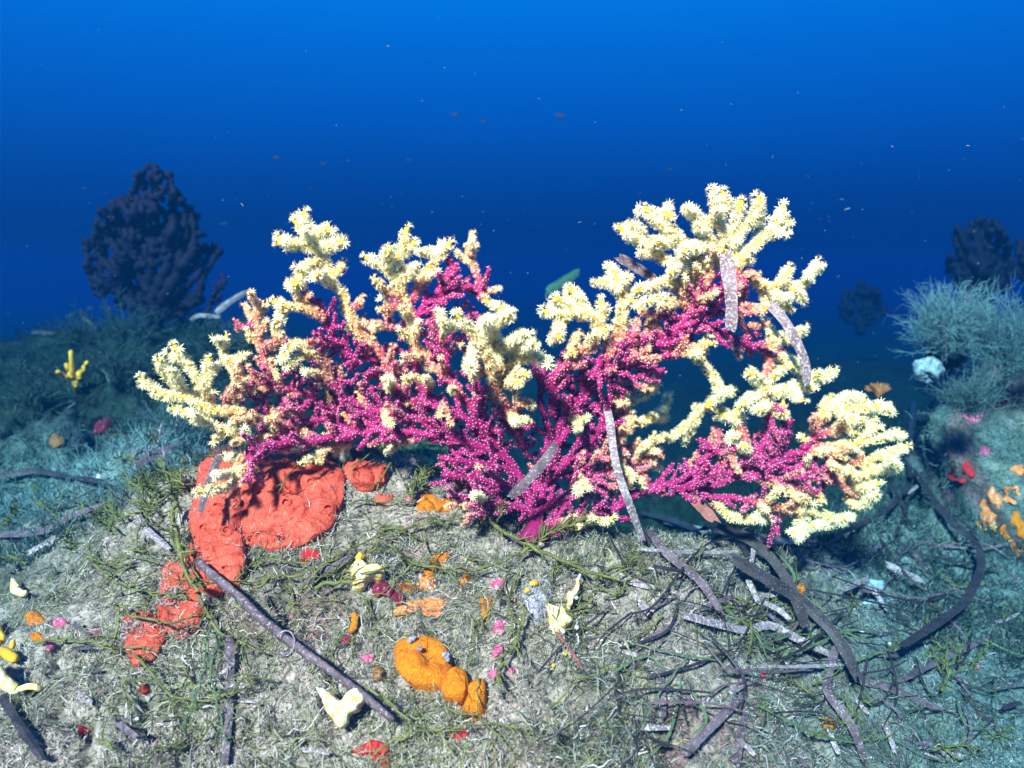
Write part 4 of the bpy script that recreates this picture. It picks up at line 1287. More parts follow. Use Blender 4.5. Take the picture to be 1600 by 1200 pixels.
lumpy('yellow_sponge', [[(-2, 1050, 10), (8, 1066, 11), (16, 1082, 11), (28, 1094, 7), (38, 1100, 4)]], M_yellow, 'cream yellow sponge in the lower left corner throwing a shadow', 'sponge', 0.022)
lumpy('yellow_sponge', [[(878, 1022, 3), (882, 1026, 3)]], M_yellowd, 'upper of two small yellow dots below the golden sponge', 'sponge', 0.003)
lumpy('yellow_sponge', [[(866, 1040, 4), (869, 1041, 3)]], M_yellowd, 'lower of two small yellow dots below the golden sponge', 'sponge', 0.003)

# yellow finger sponge on the left slope
fs = empty('finger_sponge', hit(122, 612)[0])
tag(fs, 'yellow finger sponge standing on the dark slope at left', 'sponge')
bpy.context.view_layer.update()
fb = hit(122, 614)[0]
for pts in [[(121, 614), (118, 602), (113, 590), (112, 570), (111, 549)], [(115, 592), (108, 580), (104, 570)], [(115, 594), (103, 588), (90, 581)], [(118, 600), (124, 588), (130, 577), (136, 567)], [(124, 588), (122, 580)]]:
    s = spline(pts, 2.5); u = np.linspace(0, 1, len(s))
    B = Buf()
    B.tube(np.array([P(a, b, fb.y - 0.01 + 0.01 * math.sin(a)) for a, b in s]), 4.2 * fb.y / F * (1 - 0.15 * u), (0.5, 0.5, 0.5), 10, wob=0.05)
    B.build('finger', M_yellowd, fs)

# ------------------------------------------------------------------ dead sea grass leaves and sticks
def drape(pts, lift, bv=None, sm=3, step=4.0):
    s = spline([p[:2] for p in pts], step)
    p3 = []; nr = []
    for a, b in s:
        p, n = hit(a, b, bv or BV0)
        p3.append(p + Vector((0, -0.3, 0.95)) * lift); nr.append(n)
    p3 = np.array(p3)
    for _ in range(sm):
        p3[1:-1] = (p3[:-2] + 2 * p3[1:-1] + p3[2:]) / 4
    return p3


def strap(p3, width, tilt, mat, twist=0.0, thick=0.0009, taper=0.6, cup=0.0):
    """a thin leaf with real thickness along p3"""
    K = len(p3)
    T = np.gradient(p3, axis=0); T /= np.linalg.norm(T, axis=1, keepdims=True)
    view = -p3 / np.linalg.norm(p3, axis=1, keepdims=True)
    upv = np.array([0, -0.45, 0.9])
    n0 = upv[None] * (1 - tilt) + view * tilt
    s = np.cross(T, n0); s /= np.linalg.norm(s, axis=1, keepdims=True)
    nrm = np.cross(s, T)
    u = np.linspace(0, 1, K)
    a = twist * (u - 0.3)
    sd = np.cos(a)[:, None] * s + np.sin(a)[:, None] * nrm
    nm = -np.sin(a)[:, None] * s + np.cos(a)[:, None] * nrm
    w = width * (1 - (1 - taper) * np.clip((u - 0.75) / 0.25, 0, 1) ** 2) * (1 + 0.10 * vn(u * 7, np.full(K, width * 999), 3))
    Lc = np.concatenate([[0], np.cumsum(np.linalg.norm(np.diff(p3, axis=0), axis=1))])
    endd = np.minimum(Lc, Lc[-1] - Lc) / (width * 0.18)
    w = w * np.sqrt(np.clip(endd, 0.55, 1)) * (1 + 0.035 * rng.normal(size=K))
    w = w[:, None] * 0.5
    h = thick * 0.5
    V = np.stack([p3 - sd * w + nm * cup * w, p3 - nm * h * 0 + nm * h, p3 + sd * w + nm * cup * w, p3 - nm * h], 1).reshape(-1, 3)
    V = V.reshape(K, 4, 3)
    for e_, sg in ((0, -1), (K - 1, 1)):
        V[e_, 0] += T[e_] * sg * width * rng.uniform(-.1, .7); V[e_, 2] += T[e_] * sg * width * rng.uniform(-.1, .7)
    V = V.reshape(-1, 3)
    i = np.arange(K - 1)[:, None] * 4; j = np.arange(4)[None]; jn = (j + 1) % 4
    Q = np.stack([i + j, i + jn, i + 4 + jn, i + 4 + j], -1).reshape(-1, 4)
    Q = np.vstack([Q, [[0, 3, 2, 1]], [[K * 4 - 4, K * 4 - 3, K * 4 - 2, K * 4 - 1]]])
    return mesh_obj('seagrass_leaf', V, Q, mat, smooth=False)


LEAVES = [
 ([(213, 786), (216, 808), (224, 830), (236, 845), (255, 860), (268, 872)], 11, 'pale', .010, .5, 'grey white dead leaf bending down the left of the red sponge'),
 ([(356, 778), (348, 795), (338, 825), (327, 868)], 13, 'violet', .046, .8, 'violet dead leaf lying over the left lobe of the red sponge'),
 ([(548, 884), (525, 900), (505, 912), (478, 932)], 15, 'violet', .012, .5, 'short violet grey leaf left of the cream ring sponge'),
 ([(622, 702), (600, 708), (570, 716), (545, 722)], 8, 'pale', .016, .5, 'thin whitish leaf under the left low branch of the fan'),
 ([(1000, 815), (1050, 828), (1100, 848), (1145, 860), (1185, 884), (1219, 925), (1240, 970), (1253, 1008)], 14, 'dark', .022, .4, 'dark leaf with a white crusted upper bend curving down at right'),
 ([(1140, 903), (1185, 930), (1240, 965), (1290, 1012), (1315, 1050), (1331, 1086)], 20, 'dark', .024, .6, 'broad dark purple leaf with a cut square end at lower right'),
 ([(1040, 822), (1100, 836), (1170, 851), (1230, 857), (1272, 858)], 12, 'pale', .010, .5, 'white flecked leaf lying level below the low right branches'),
 ([(1010, 848), (1040, 888), (1090, 930), (1122, 978)], 14, 'violet', .016, .5, 'straight violet leaf slanting down from the foot of the leaning leaf'),
 ([(1066, 979), (1110, 990), (1160, 1001), (1200, 993), (1240, 1012), (1290, 1036)], 14, 'pale', .012, .5, 'pale crusted leaf waving across the lower right silt'),
 ([(994, 1024), (1030, 1001), (1056, 985)], 11, 'violet', .008, .4, 'short violet leaf joining the pale waving leaf at its left end'),
 ([(1066, 1200), (1090, 1175), (1120, 1145), (1156, 1108)], 15, 'violet', .014, .5, 'violet leaf rising from the bottom edge right of centre'),
 ([(1148, 1205), (1156, 1160), (1163, 1120)], 13, 'violet', .008, .5, 'upright leaf beside another at the bottom edge right of centre'),
 ([(1180, 1064), (1240, 1063), (1310, 1059)], 6, 'pale', .016, .5, 'thin level grey leaf pointing at the broad dark leaf'),
 ([(1302, 1030), (1292, 1065), (1288, 1098), (1310, 1130), (1330, 1160), (1345, 1205)], 14, 'violet', .014, .5, 'violet leaf running to the bottom edge past an orange bead'),
 ([(1412, 742), (1437, 784), (1475, 838), (1515, 876), (1525, 905), (1516, 937), (1497, 972), (1459, 1003), (1400, 1045)], 13, 'dark', .030, .3, 'long dark leaf in a wide arc over the sand at right'),
 ([(1402, 792), (1380, 816), (1340, 838), (1300, 858)], 8, 'dark', .020, .4, 'thin dark leaf arching toward the fan tips at right'),
 ([(1425, 640), (1418, 700), (1416, 770)], 8, 'dark', .030, .3, 'upright dark leaf nearest the fan at the right gully'),
 ([(1440, 700), (1425, 745), (1408, 790)], 7, 'dark', .020, .3, 'slanting dark leaf in the right gully crossing the upright one'),
 ([(1386, 770), (1400, 790), (1412, 815), (1395, 850)], 7, 'dark', .016, .3, 'kinked dark leaf at the mouth of the right gully'),
 ([(1475, 735), (1450, 760), (1415, 790)], 6, 'pale', .022, .4, 'thin pale leaf leaning out of the right gully'),
 ([(1300, 842), (1318, 826), (1330, 816)], 9, 'pale', .010, .5, 'short white leaf under the far right yellow tips'),
 ([(1385, 893), (1410, 905), (1440, 918)], 12, 'pale', .010, .5, 'blue grey leaf on the sand right of the pale stones'),
 ([(1440, 785), (1490, 815), (1530, 850)], 5, 'dark', .010, .4, 'thin dark leaf above the wide arc at right'),
 ([(1390, 850), (1430, 875), (1500, 890), (1560, 905)], 5, 'dark', .012, .4, 'thin dark leaf inside the wide arc at right'),
 ([(1335, 1070), (1400, 1090), (1470, 1120)], 13, 'violet', .008, .5, 'dull leaf lying toward the lower right corner'),
 ([(1400, 1075), (1470, 1040), (1540, 1005)], 9, 'violet', .008, .4, 'dull leaf rising toward the right edge'),
 ([(0, 756), (30, 750), (62, 747), (115, 757), (165, 766)], 12, 'dark', .012, .4, 'dark leaf across the teal slab at the left edge'),
 ([(0, 846), (50, 845), (82, 838), (112, 820), (165, 800)], 13, 'violet', .010, .4, 'violet leaf along the left shoulder of the mound'),
 ([(50, 835), (85, 812), (118, 795), (150, 778)], 4, 'dark', .012, .4, 'hair thin dark leaf above the violet leaf at left'),
 ([(222, 742), (250, 725), (290, 704)], 13, 'violet', .016, .5, 'violet leaf behind the weed left of the red sponge'),
 ([(361, 1008), (362, 1060), (360, 1120), (354, 1205)], 15, 'violet', .008, .5, 'faded violet leaf standing upright at lower left'),
 ([(8, 1100), (25, 1130), (45, 1160), (72, 1200)], 14, 'dark', .008, .5, 'dark strip in the lower left corner'),  # dark strip draped low over the silt
 ([(868, 1000), (885, 1020), (910, 1058)], 6, 'red', .008, .5, 'thin brown leaf below the golden sponge'),
 ([(1020, 905), (1060, 912), (1110, 915)], 7, 'dark', .014, .4, 'thin dark leaf level under the slanting violet leaf'),
 ([(995, 880), (1070, 884), (1150, 882)], 6, 'pale', .016, .4, 'white flecked thin leaf crossing the slanting violet leaf'),
 ([(1030, 1055), (1034, 1090), (1036, 1130)], 11, 'violet', .006, .5, 'silt covered upright leaf right of the signature area'),
 ([(960, 912), (990, 924), (1020, 932)], 12, 'pale', .010, .5, 'bluish white leaf fragment on the silt below the foot of the leaning leaf'),
 ([(990, 940), (1003, 960), (1012, 972)], 9, 'pale', .008, .5, 'small white leaf fragment under the bluish one'),
 ([(1170, 860), (1174, 880), (1170, 905)], 7, 'pale', .016, .5, 'little white leaf hanging off the dark bend'),
 ([(1378, 1140), (1388, 1160), (1395, 1185)], 9, 'pale', .008, .5, 'white leaf end near the lower right corner'),
 ([(1145, 950), (1120, 960), (1090, 972)], 8, 'violet', .014, .5, 'short leaf between the slanting and the dark leaves'),
 ([(1190, 960), (1215, 972), (1230, 985)], 9, 'pale', .014, .5, 'pale leaf fragment wedged under the dark leaves'),
 ([(500, 790), (470, 815), (442, 812)], 0.1, 'red', .03, .5, None),
]
for pts, w, mk, lift, tilt, lb in LEAVES:
    if lb is None: continue
    p3 = drape(pts, lift)
    dm = float(p3[:, 1].mean())
    o = strap(p3, w * dm / F, tilt, M_blade[mk], rng.uniform(-0.6, 0.6), 0.0010, 0.7, rng.uniform(-.2, .2))
    tag(o, lb, 'leaf')
for k in range(110):
    a, b = rng.uniform(950, 1560), rng.uniform(845, 1180)
    an = rng.normal() * 0.5 + (0.35 if k % 3 else 2.2)
    ln = rng.uniform(70, 190); bd = rng.uniform(-26, 26)
    p3 = drape([(a, b), (a + ln * .33 * math.cos(an) - bd * .7 * math.sin(an), b + ln * .25 * math.sin(an) + bd * .7 * math.cos(an)), (a + ln * .66 * math.cos(an) - bd * math.sin(an), b + ln * .5 * math.sin(an) + bd * math.cos(an)), (a + ln * math.cos(an), b + ln * .75 * math.sin(an))], rng.uniform(0.008, 0.018))
    o = strap(p3, rng.uniform(1.6, 4.6) * p3[:, 1].mean() / F, rng.uniform(.1, .8), M_blade[['dark', 'dark', 'violet', 'green'][k % 4]], rng.uniform(-1.5, 1.5), 0.0008, .5)
    tag(o, 'thin curved dead leaf tangled in the rubble at right', 'leaf', 'thin dead leaves tangled at right')
# leaves caught in the fan or hanging in the water: (px, py, distance)
HANG = [
 ([(947, 632, .745), (953, 660, .728), (958, 700, .710), (966, 738, .700), (985, 792, .700), (1004, 842, .712)], 13, 'pale', 'brown and white leaf leaning against the middle of the fan, reaching the ground'),
 ([(868, 694, .690), (850, 722, .690), (825, 750, .690), (798, 776, .695)], 16, 'violet', 'dull violet leaf with a rounded end across the fan trunk'),
 ([(1060, 748, .79), (1080, 775, .765), (1116, 813, .745)], 17, 'red', 'red brown leaf poking out below the low right branches'),
 ([(1134, 400, .690), (1140, 440, .688), (1143, 480, .690), (1142, 516, .695)], 20, 'pale', 'pale violet leaf hanging down the crown of the fan'),
 ([(968, 402, .740), (995, 418, .738), (1025, 438, .735)], 15, 'violet', 'violet grey leaf sticking out left of the crown'),
 ([(1205, 478, .745), (1225, 500, .740), (1245, 535, .738), (1258, 568, .738), (1261, 600, .742)], 15, 'pale', 'grey crusted leaf curving between the right arm and right cluster'),
 ([(50, 519, 1.9), (65, 519, 1.9), (82, 521, 1.9)], 6, 'dark', 'small dark leaf floating off the left slope'),
 ([(125, 485, 1.95), (136, 500, 1.95), (150, 518, 1.93)], 7, 'dark', 'dark leaf tilted at the foot of the left dark sea fan'),
 ([(298, 500, 1.75), (310, 493, 1.74), (342, 495, 1.72)], 6, 'pale', 'thin pale leaf bent right of the left dark sea fan'),
 ([(338, 488, 1.6), (358, 472, 1.6), (383, 457, 1.6)], 9, 'pale', 'pale dotted leaf upright beside the left dark sea fan'),
 ([(855, 455, 2.6), (880, 440, 2.6), (905, 424, 2.6)], 13, 'green', 'faint green leaf drifting in the gap of the sea fan'),
]
for pts, w, mk, lb in HANG:
    s = spline(pts, 5.0)
    p3 = np.array([P(a, b, c) for a, b, c in s])
    o = strap(p3, w * p3[:, 1].mean() / F, 1.0, M_blade[mk], rng.uniform(-0.4, 0.4), 0.0010, 0.75, rng.uniform(-.15, .25))
    tag(o, lb, 'leaf')
# the dead stick
B = Buf()
sp = drape([(318, 905), (345, 930), (372, 952), (405, 984), (440, 1015), (475, 1042), (520, 1074), (560, 1105)], 0.012)
sp2 = drape([(560, 1105), (585, 1128), (616, 1154)], 0.014)
pall = np.vstack([sp, sp2[1:]])
for _ in range(4): pall[1:-1] = (pall[:-2] + 2 * pall[1:-1] + pall[2:]) / 4
pall = pall + np.array([0, -0.004, 0.006])
B.tube(pall, np.linspace(10.5, 7.0, len(pall)) * 0.58 / F * (1 + 0.10 * vn(np.arange(len(pall)) / 6.0, np.zeros(len(pall)), 3)), (.5, .5, .5), 14, flat=0.7, wob=0.07)
tag(B.build('dead_stick', M_blade['violet']), 'violet grey dead stick slanting down the left foreground', 'stick')
B = Buf()
c0 = Vector(pall[len(pall) // 2 - 3])
rp = [c0 + Vector((math.cos(a) * 0.007, -0.004 + 0.004 * math.sin(a) - 0.003, math.sin(a) * 0.008 + 0.001)) for a in np.linspace(-1.4, 2.6, 18)]
B.tube(rp, 0.00055, (.5, .5, .5), 6)
tag(B.build('worm_ring', M_blade['pale']), 'thin pale ring looped over the dead stick', 'ring')

# scattered leaf fragments on the rubble
FR = 46
for k in range(FR):
    for _ in range(40):
        a, b = (rng.uniform(930, 1590), rng.uniform(860, 1195)) if k < 34 else (rng.uniform(40, 520), rng.uniform(790, 1190))
        if k >= 34 and 180 < a < 560 and b < 1000: continue
        break
    an = rng.uniform(-0.9, 0.9) + (0.3 if k < 34 else 0)
    ln = rng.uniform(14, 46)
    p3 = drape([(a, b), (a + ln * .5 * math.cos(an), b + ln * .5 * math.sin(an) + rng.uniform(-3, 3)), (a + ln * math.cos(an), b + ln * math.sin(an))], rng.uniform(0.006, 0.012))
    o = strap(p3, rng.uniform(5, 10) * p3[:, 1].mean() / F, rng.uniform(.1, .7), M_blade[['pale', 'violet', 'pale', 'dark'][k % 4]], rng.uniform(-1, 1), 0.0009, .8)
    tag(o, 'short scrap of dead leaf half sunk in the silty turf', 'leaf scrap', 'scraps of dead leaf in the turf')

# ------------------------------------------------------------------ olive algae strands
def strand(pts, w, lift, label, group=None, side=1.0, free=None, mat=None):
    B = Buf()
    if free is None:
        p3 = drape(pts, lift, BV1, 3, 5.0)
    else:
        p3 = np.array([P(a, b, free) for a, b in spline(pts, 5.0)])
    K = len(p3)
    p3 = p3 + np.stack([vn(np.arange(K) / 3.0, np.full(K, k * 7.1 + pts[0][0]), 5) for k in range(3)], -1) * 0.0018
    dm = p3[:, 1].mean() / F
    u = np.linspace(0, 1, K)
    B.tube(p3, w * 0.6 * dm * (1.0 - 0.45 * u), (.5, .5, .5), 6, wob=0.08)
    L = np.linalg.norm(np.diff(p3, axis=0), axis=1).sum()
    for q in range(int(side * L / 0.006)):
        i = rng.integers(1, K - 1)
        d = (p3[i + 1] - p3[i - 1]); d /= np.linalg.norm(d)
        v = rng.normal(size=3); v = v - d * (v @ d); v /= np.linalg.norm(v)
        v = v * 0.9 + d * 0.7 + np.array([0, -0.2, 0.25])
        ln = rng.uniform(0.004, 0.014)
        e1 = p3[i] + v * ln * 0.5; e2 = p3[i] + v * ln * 0.85 + rng.normal(size=3) * ln * 0.2 + d * ln * 0.25
        B.tube([p3[i], e1, e2], np.array([.34, .28, .16]) * w * dm, (.5, .5, .5), 4, cap=False)
    o = B.build('algae_strand', mat or M_alga)
    return tag(o, label, 'alga', group)


G = 'olive algae strands over the mound'
ST = [
 ([(510, 722), (490, 748), (467, 772), (442, 810)], 3, .030, 'single brown strand slanting over the large red sponge', 0.2),
 ([(580, 725), (570, 738), (548, 755)], 3, .016, 'short strand over the small red lobe', 0.5),
 ([(612, 738), (600, 760), (590, 782)], 3, .012, 'strand curling above the tiny red bead', 0.6),
 ([(545, 802), (570, 794), (600, 796), (650, 797)], 3, .010, 'branching strand on the bare silt right of the red sponge', 0.8),
 ([(600, 846), (640, 840), (690, 830), (750, 826)], 4, .012, 'level strand across the upper mound', 1.2),
 ([(470, 950), (505, 912), (545, 885), (592, 862), (640, 852)], 4, .016, 'strand arching over the cream ring sponge', 1.0),
 ([(498, 945), (530, 936), (560, 926), (612, 914)], 6, .018, 'bright olive strand below the cream ring sponge', 0.5),
 ([(610, 872), (660, 902), (720, 912), (770, 902), (815, 885)], 4, .014, 'strand sagging past the orange patches', 0.9),
 ([(735, 795), (770, 840), (812, 872), (845, 888), (880, 903), (930, 922), (966, 936)], 7, .018, 'thick olive strand slanting from the foot of the fan to the right', 0.5),
 ([(815, 885), (850, 858), (880, 846), (920, 838), (958, 818)], 4, .016, 'strand rising under the right of the fan foot', 0.8),
 ([(812, 905), (804, 935), (797, 965), (800, 1000)], 4, .012, 'upright strand left of the lilac crust', 0.9),
 ([(818, 970), (815, 1000), (806, 1022), (784, 1052), (775, 1090)], 6, .012, 'thick strand hanging down the steep face', 1.2),
 ([(280, 820), (282, 856), (290, 895), (300, 930), (312, 955), (325, 982)], 7, .026, 'thick olive strand hanging over the lower red lobe', 0.8),
 ([(190, 968), (205, 985), (235, 996), (262, 1002), (300, 996), (335, 985)], 4, .018, 'strand looping over the lower red lobe', 0.6),
 ([(325, 975), (345, 1005), (375, 1025), (420, 1042)], 5, .016, 'strand below the dead stick', 0.9),
 ([(215, 1040), (240, 1068), (268, 1104), (310, 1112), (345, 1110), (400, 1094)], 4, .012, 'strand bending across the lower left silt', 0.8),
 ([(55, 1020), (120, 1018), (190, 1030), (250, 1033)], 4, .012, 'long level strand at lower left', 0.6),
 ([(332, 1000), (325, 1055), (310, 1112), (290, 1160)], 4, .012, 'left strand of the green pair hanging at lower left', 1.0, 1),
 ([(344, 1005), (336, 1060), (345, 1130), (356, 1185)], 4, .012, 'right strand of the green pair hanging at lower left', 1.0, 1),
 ([(578, 1092), (620, 1130), (650, 1152), (680, 1178)], 4, .014, 'strand below the cream flake', 0.8),
 ([(588, 1198), (630, 1172), (680, 1160), (760, 1152), (830, 1165)], 4, .012, 'strand along the bottom edge', 0.8),
 ([(700, 1130), (745, 1140), (790, 1180)], 3, .012, 'strand below the orange cushion', 0.8),
 ([(745, 1080), (748, 1110), (746, 1140)], 3, .016, 'thin strand hanging before the orange cushion', 0.4),
 ([(400, 940), (440, 915), (470, 918), (500, 905)], 4, .012, 'strand in the hollow below the red sponge', 0.9),
 ([(395, 900), (425, 890), (470, 895), (520, 880)], 3, .010, 'strand on the bare silt under the red sponge', 0.7),
 ([(640, 800), (655, 770), (690, 730), (705, 700)], 3, .012, 'strand leaning up beside the pale pink crust', 0.6),
 ([(690, 730), (705, 765), (720, 800)], 3, .03, 'strand falling in front of the low purple branches', 0.5),
 ([(780, 770), (787, 800), (785, 850)], 3, .03, 'dark strand before the foot of the fan', 0.4),
 ([(800, 905), (770, 960), (745, 1000), (735, 1060)], 3, .012, 'long thin strand down to the orange cushion', 0.7),
 ([(150, 900), (200, 935), (250, 950), (300, 955)], 4, .014, 'strand crossing above the lower red lobe', 0.8),
 ([(860, 1120), (900, 1080), (960, 1060), (1010, 1075)], 3, .010, 'thin strand right of the signature area', 0.8),
 ([(925, 930), (960, 905), (1000, 890)], 4, .014, 'dark strand behind the bluish leaf fragment', 1.0),
]
for t in ST:
    strand(t[0], t[1], t[2], t[3], None, t[4], None, M_blade['green'] if len(t) > 5 else None)
# star shaped tuft of algae behind the mound edge
for k in range(9):
    a = -2.9 + k * 0.33
    strand([(637, 712), (637 + 28 * math.cos(a), 708 + 18 * math.sin(a) + 4), (637 + 62 * math.cos(a), 712 + 34 * math.sin(a) + 8)], 3, .014,
           'thin strand of the star shaped weed tuft under the left low branch', 'weed tuft strands', 0.8)
regions = [((180, 560, 330, 800), 14), ((200, 380, 780, 960), 16), ((330, 760, 780, 1000), 22), ((150, 780, 1000, 1195), 20), ((860, 1130, 830, 1000), 22), ((1130, 1580, 880, 1190), 40), ((0, 250, 780, 900), 14)]
for (xa, xb, ya, yb), cnt in regions:
    for k in range(cnt):
        if ya < 400: ya2, yb2 = 640, 760
        else: ya2, yb2 = ya, yb
        a, b = rng.uniform(xa, xb), rng.uniform(ya2, yb2)
        if 300 < a < 560 and b < 870: a = rng.uniform(180, 300); b = rng.uniform(720, 830)
        if 600 < a < 775 and 990 < b < 1130: continue
        an = rng.uniform(0, 2 * math.pi); ln = rng.uniform(30, 80)
        bend = rng.uniform(-14, 14)
        strand([(a, b), (a + ln * .5 * math.cos(an) - bend * math.sin(an), b + ln * .4 * math.sin(an) + bend * math.cos(an)), (a + ln * math.cos(an), b + ln * .8 * math.sin(an))], rng.uniform(2, 3.6), rng.uniform(.006, .014),
               'thin olive weed strand straggling over the silty turf', 'weed strands over the silt', 1.4)

# ------------------------------------------------------------------ fans and bushes behind, by growth toward scattered points
def in_poly(px, py, poly):
    n = len(poly); c = np.zeros(len(px), bool); j = n - 1
    for i in range(n):
        xi, yi = poly[i]; xj, yj = poly[j]
        m = ((yi > py) != (yj > py)) & (px < (xj - xi) * (py - yi) / (yj - yi + 1e-9) + xi)
        c ^= m; j = i
    return c


def grow(root, pts, step, infl, kill, iters=200):
    nodes = [np.array(root, float)]; par = [-1]
    att = np.array(pts, float)
    for it in range(iters):
        if len(att) == 0: break
        Nn = np.array(nodes)
        d = np.linalg.norm(att[:, None] - Nn[None], axis=2)
        near = d.argmin(1); dm = d.min(1)
        use = dm < infl if it > 3 else np.ones(len(att), bool)
        if not use.any(): infl *= 1.5; continue
        added = 0
        for k in np.unique(near[use]):
            v = (att[use & (near == k)] - Nn[k])
            v = (v / (np.linalg.norm(v, axis=1, keepdims=True) + 1e-9)).sum(0)
            v = v / (np.linalg.norm(v) + 1e-9) + rng.normal(size=v.shape) * 0.12
            nw = Nn[k] + v / np.linalg.norm(v) * step
            if np.linalg.norm(Nn - nw, axis=1).min() > step * 0.35:
                nodes.append(nw); par.append(int(k)); added += 1
        if not added: break
        d2 = np.linalg.norm(att[:, None] - np.array(nodes[-added:])[None], axis=2).min(1)
        att = att[d2 > kill]
    return np.array(nodes), np.array(par)


def chains(nodes, par):
    kids = [[] for _ in nodes]
    for i, p in enumerate(par):
        if p >= 0: kids[p].append(i)
    tips = np.zeros(len(nodes), int)
    for i in range(len(nodes) - 1, -1, -1):
        tips[i] = sum(tips[k] for k in kids[i]) if kids[i] else 1
    out = []
    stack = [0]
    heads = [(None, 0)]
    while heads:
        pr, h = heads.pop()
        ch = ([pr] if pr is not None else []) + [h]
        cur = h
        while kids[cur]:
            ks = sorted(kids[cur], key=lambda q: -tips[q])
            for k in ks[1:]: heads.append((cur, k))
            cur = ks[0]; ch.append(cur)
        if len(ch) > 1: out.append(ch)
    return out, tips


def back_fan(poly, root, dist, natt, step, r0, mat, colr, label, nparts=5, club=1.0, cat='sea fan'):
    poly = np.array(poly, float)
    lo, hi = poly.min(0), poly.max(0)
    px = rng.uniform(lo[0], hi[0], natt * 4); py = rng.uniform(lo[1], hi[1], natt * 4)
    m = in_poly(px, py, poly)
    pts = np.stack([px[m], py[m]], -1)[:natt]
    nodes, par = grow(root, pts, step, step * 9, step * 1.25)
    ch, tips = chains(nodes, par)
    e = empty('sea_fan', P(root[0], root[1], dist))
    tag(e, label, cat)
    bpy.context.view_layer.update()
    bufs = [Buf() for _ in range(nparts)]
    base = Buf()
    for ci, c in enumerate(ch):
        s = nodes[c]
        dz = 0.05 * vn(s[:, 0] / 30.0, s[:, 1] / 30.0, 33) + rng.uniform(-.02, .02)
        p3 = np.array([P(a, b, dist + q) for (a, b), q in zip(s, dz)])
        r = (r0 * (0.8 + 0.28 * np.sqrt(tips[c]).clip(0, 5)) * (1 + 0.25 * rng.random(len(c)))) * dist / F
        if club > 1 and len(c) > 1: r[-1] *= club
        k = int(np.clip((math.atan2(s[-1, 0] - root[0], root[1] - s[-1, 1]) + 1.2) / 2.4 * nparts, 0, nparts - 1))
        (base if ci == 0 else bufs[k]).tube(p3, r, np.array(colr) * rng.uniform(.7, 1.3), 6, wob=0.25)
    base.build('trunk', mat, e)
    for b in bufs:
        if b.n: b.build('branch', mat, e)
    return e


LF = [(232, 252), (247, 262), (265, 270), (280, 297), (285, 315), (312, 335), (312, 355), (318, 377), (340, 378), (346, 402), (322, 430), (318, 468), (290, 492), (255, 500), (200, 490), (160, 465), (142, 447), (132, 422), (130, 390), (140, 365), (160, 325), (188, 308), (206, 295), (214, 268)]
back_fan(LF, (243, 510), 1.95, 1500, 4.2, 3.9, M_dark, (.006, .004, .016), 'dark violet sea fan shaped like a fir on the left slope', 6, 1.6)
back_fan([(328, 440), (350, 425), (358, 440), (345, 470), (330, 478)], (322, 490), 1.85, 60, 4.0, 2.4, M_dark, (.014, .004, .018), 'small dark sprig right of the left dark sea fan', 2, 1.3, 'sea fan')
RF = [(1490, 350), (1500, 352), (1502, 372), (1515, 345), (1540, 338), (1565, 350), (1582, 378), (1585, 420), (1578, 455), (1500, 455), (1480, 430), (1478, 405), (1488, 392)]
back_fan(RF, (1540, 500), 2.3, 700, 4.5, 4.0, M_dark, (.005, .004, .014), 'dark violet rounded sea fan behind the right hand rock', 4, 1.2)
back_fan([(1318, 455), (1345, 440), (1375, 452), (1385, 485), (1370, 505), (1320, 505), (1310, 480)], (1345, 520), 3.4, 400, 4.0, 3.6, M_dark, (.008, .004, .014), 'faint round sea fan far off in the blue at right', 3, 1.2)
back_fan([(1585, 380), (1620, 360), (1650, 420), (1600, 450), (1588, 430)], (1620, 500), 2.3, 300, 4.5, 3.8, M_dark, (.010, .004, .016), 'dark sea fan cut by the right edge', 2, 1.2)

# ------------------------------------------------------------------ right hand rock with its growths
rock_c = P(1648, 800, 1.28)
def rock_mesh():
    nu, nv = 150, 110
    u = np.linspace(0, 2 * np.pi, nu, endpoint=False); v = np.linspace(0.02, math.pi - 0.02, nv)
    U, Vv = np.meshgrid(u, v)
    D = np.stack([np.sin(Vv) * np.cos(U), np.sin(Vv) * np.sin(U), np.cos(Vv)], -1)
    a = np.array([0.225, 0.20, 0.265])
    Q_ = D * a
    def n3(s, seed): return fbm(Q_[..., 0] + 0.7 * Q_[..., 2], Q_[..., 1] - 0.6 * Q_[..., 2], s, 3, seed)
    r = 1 + 0.26 * n3(0.14, 201) + 0.16 * (0.3 - np.abs(n3(0.055, 203))) + 0.035 * n3(0.018, 205)
    Pn = Q_ * r[..., None] + np.array(rock_c)
    i = np.arange(nv - 1)[:, None] * nu; j = np.arange(nu)[None]; jn = (j + 1) % nu
    Qd = np.stack([i + j, i + nu + j, i + nu + jn, i + jn], -1).reshape(-1, 4)
    c = np.tile([0.15, 0.22, 0.21], (nu * nv, 1))
    t = sst(0.0, 0.5, n3(0.06, 207)).ravel()[:, None]
    c = c * (1 - t) + np.array([0.26, 0.29, 0.26]) * t
    t = sst(0.15, 0.5, n3(0.045, 209)).ravel()[:, None] * 0.7
    c = c * (1 - t) + np.array([0.22, 0.10, 0.11]) * t
    return Pn.reshape(-1, 3), Qd, c


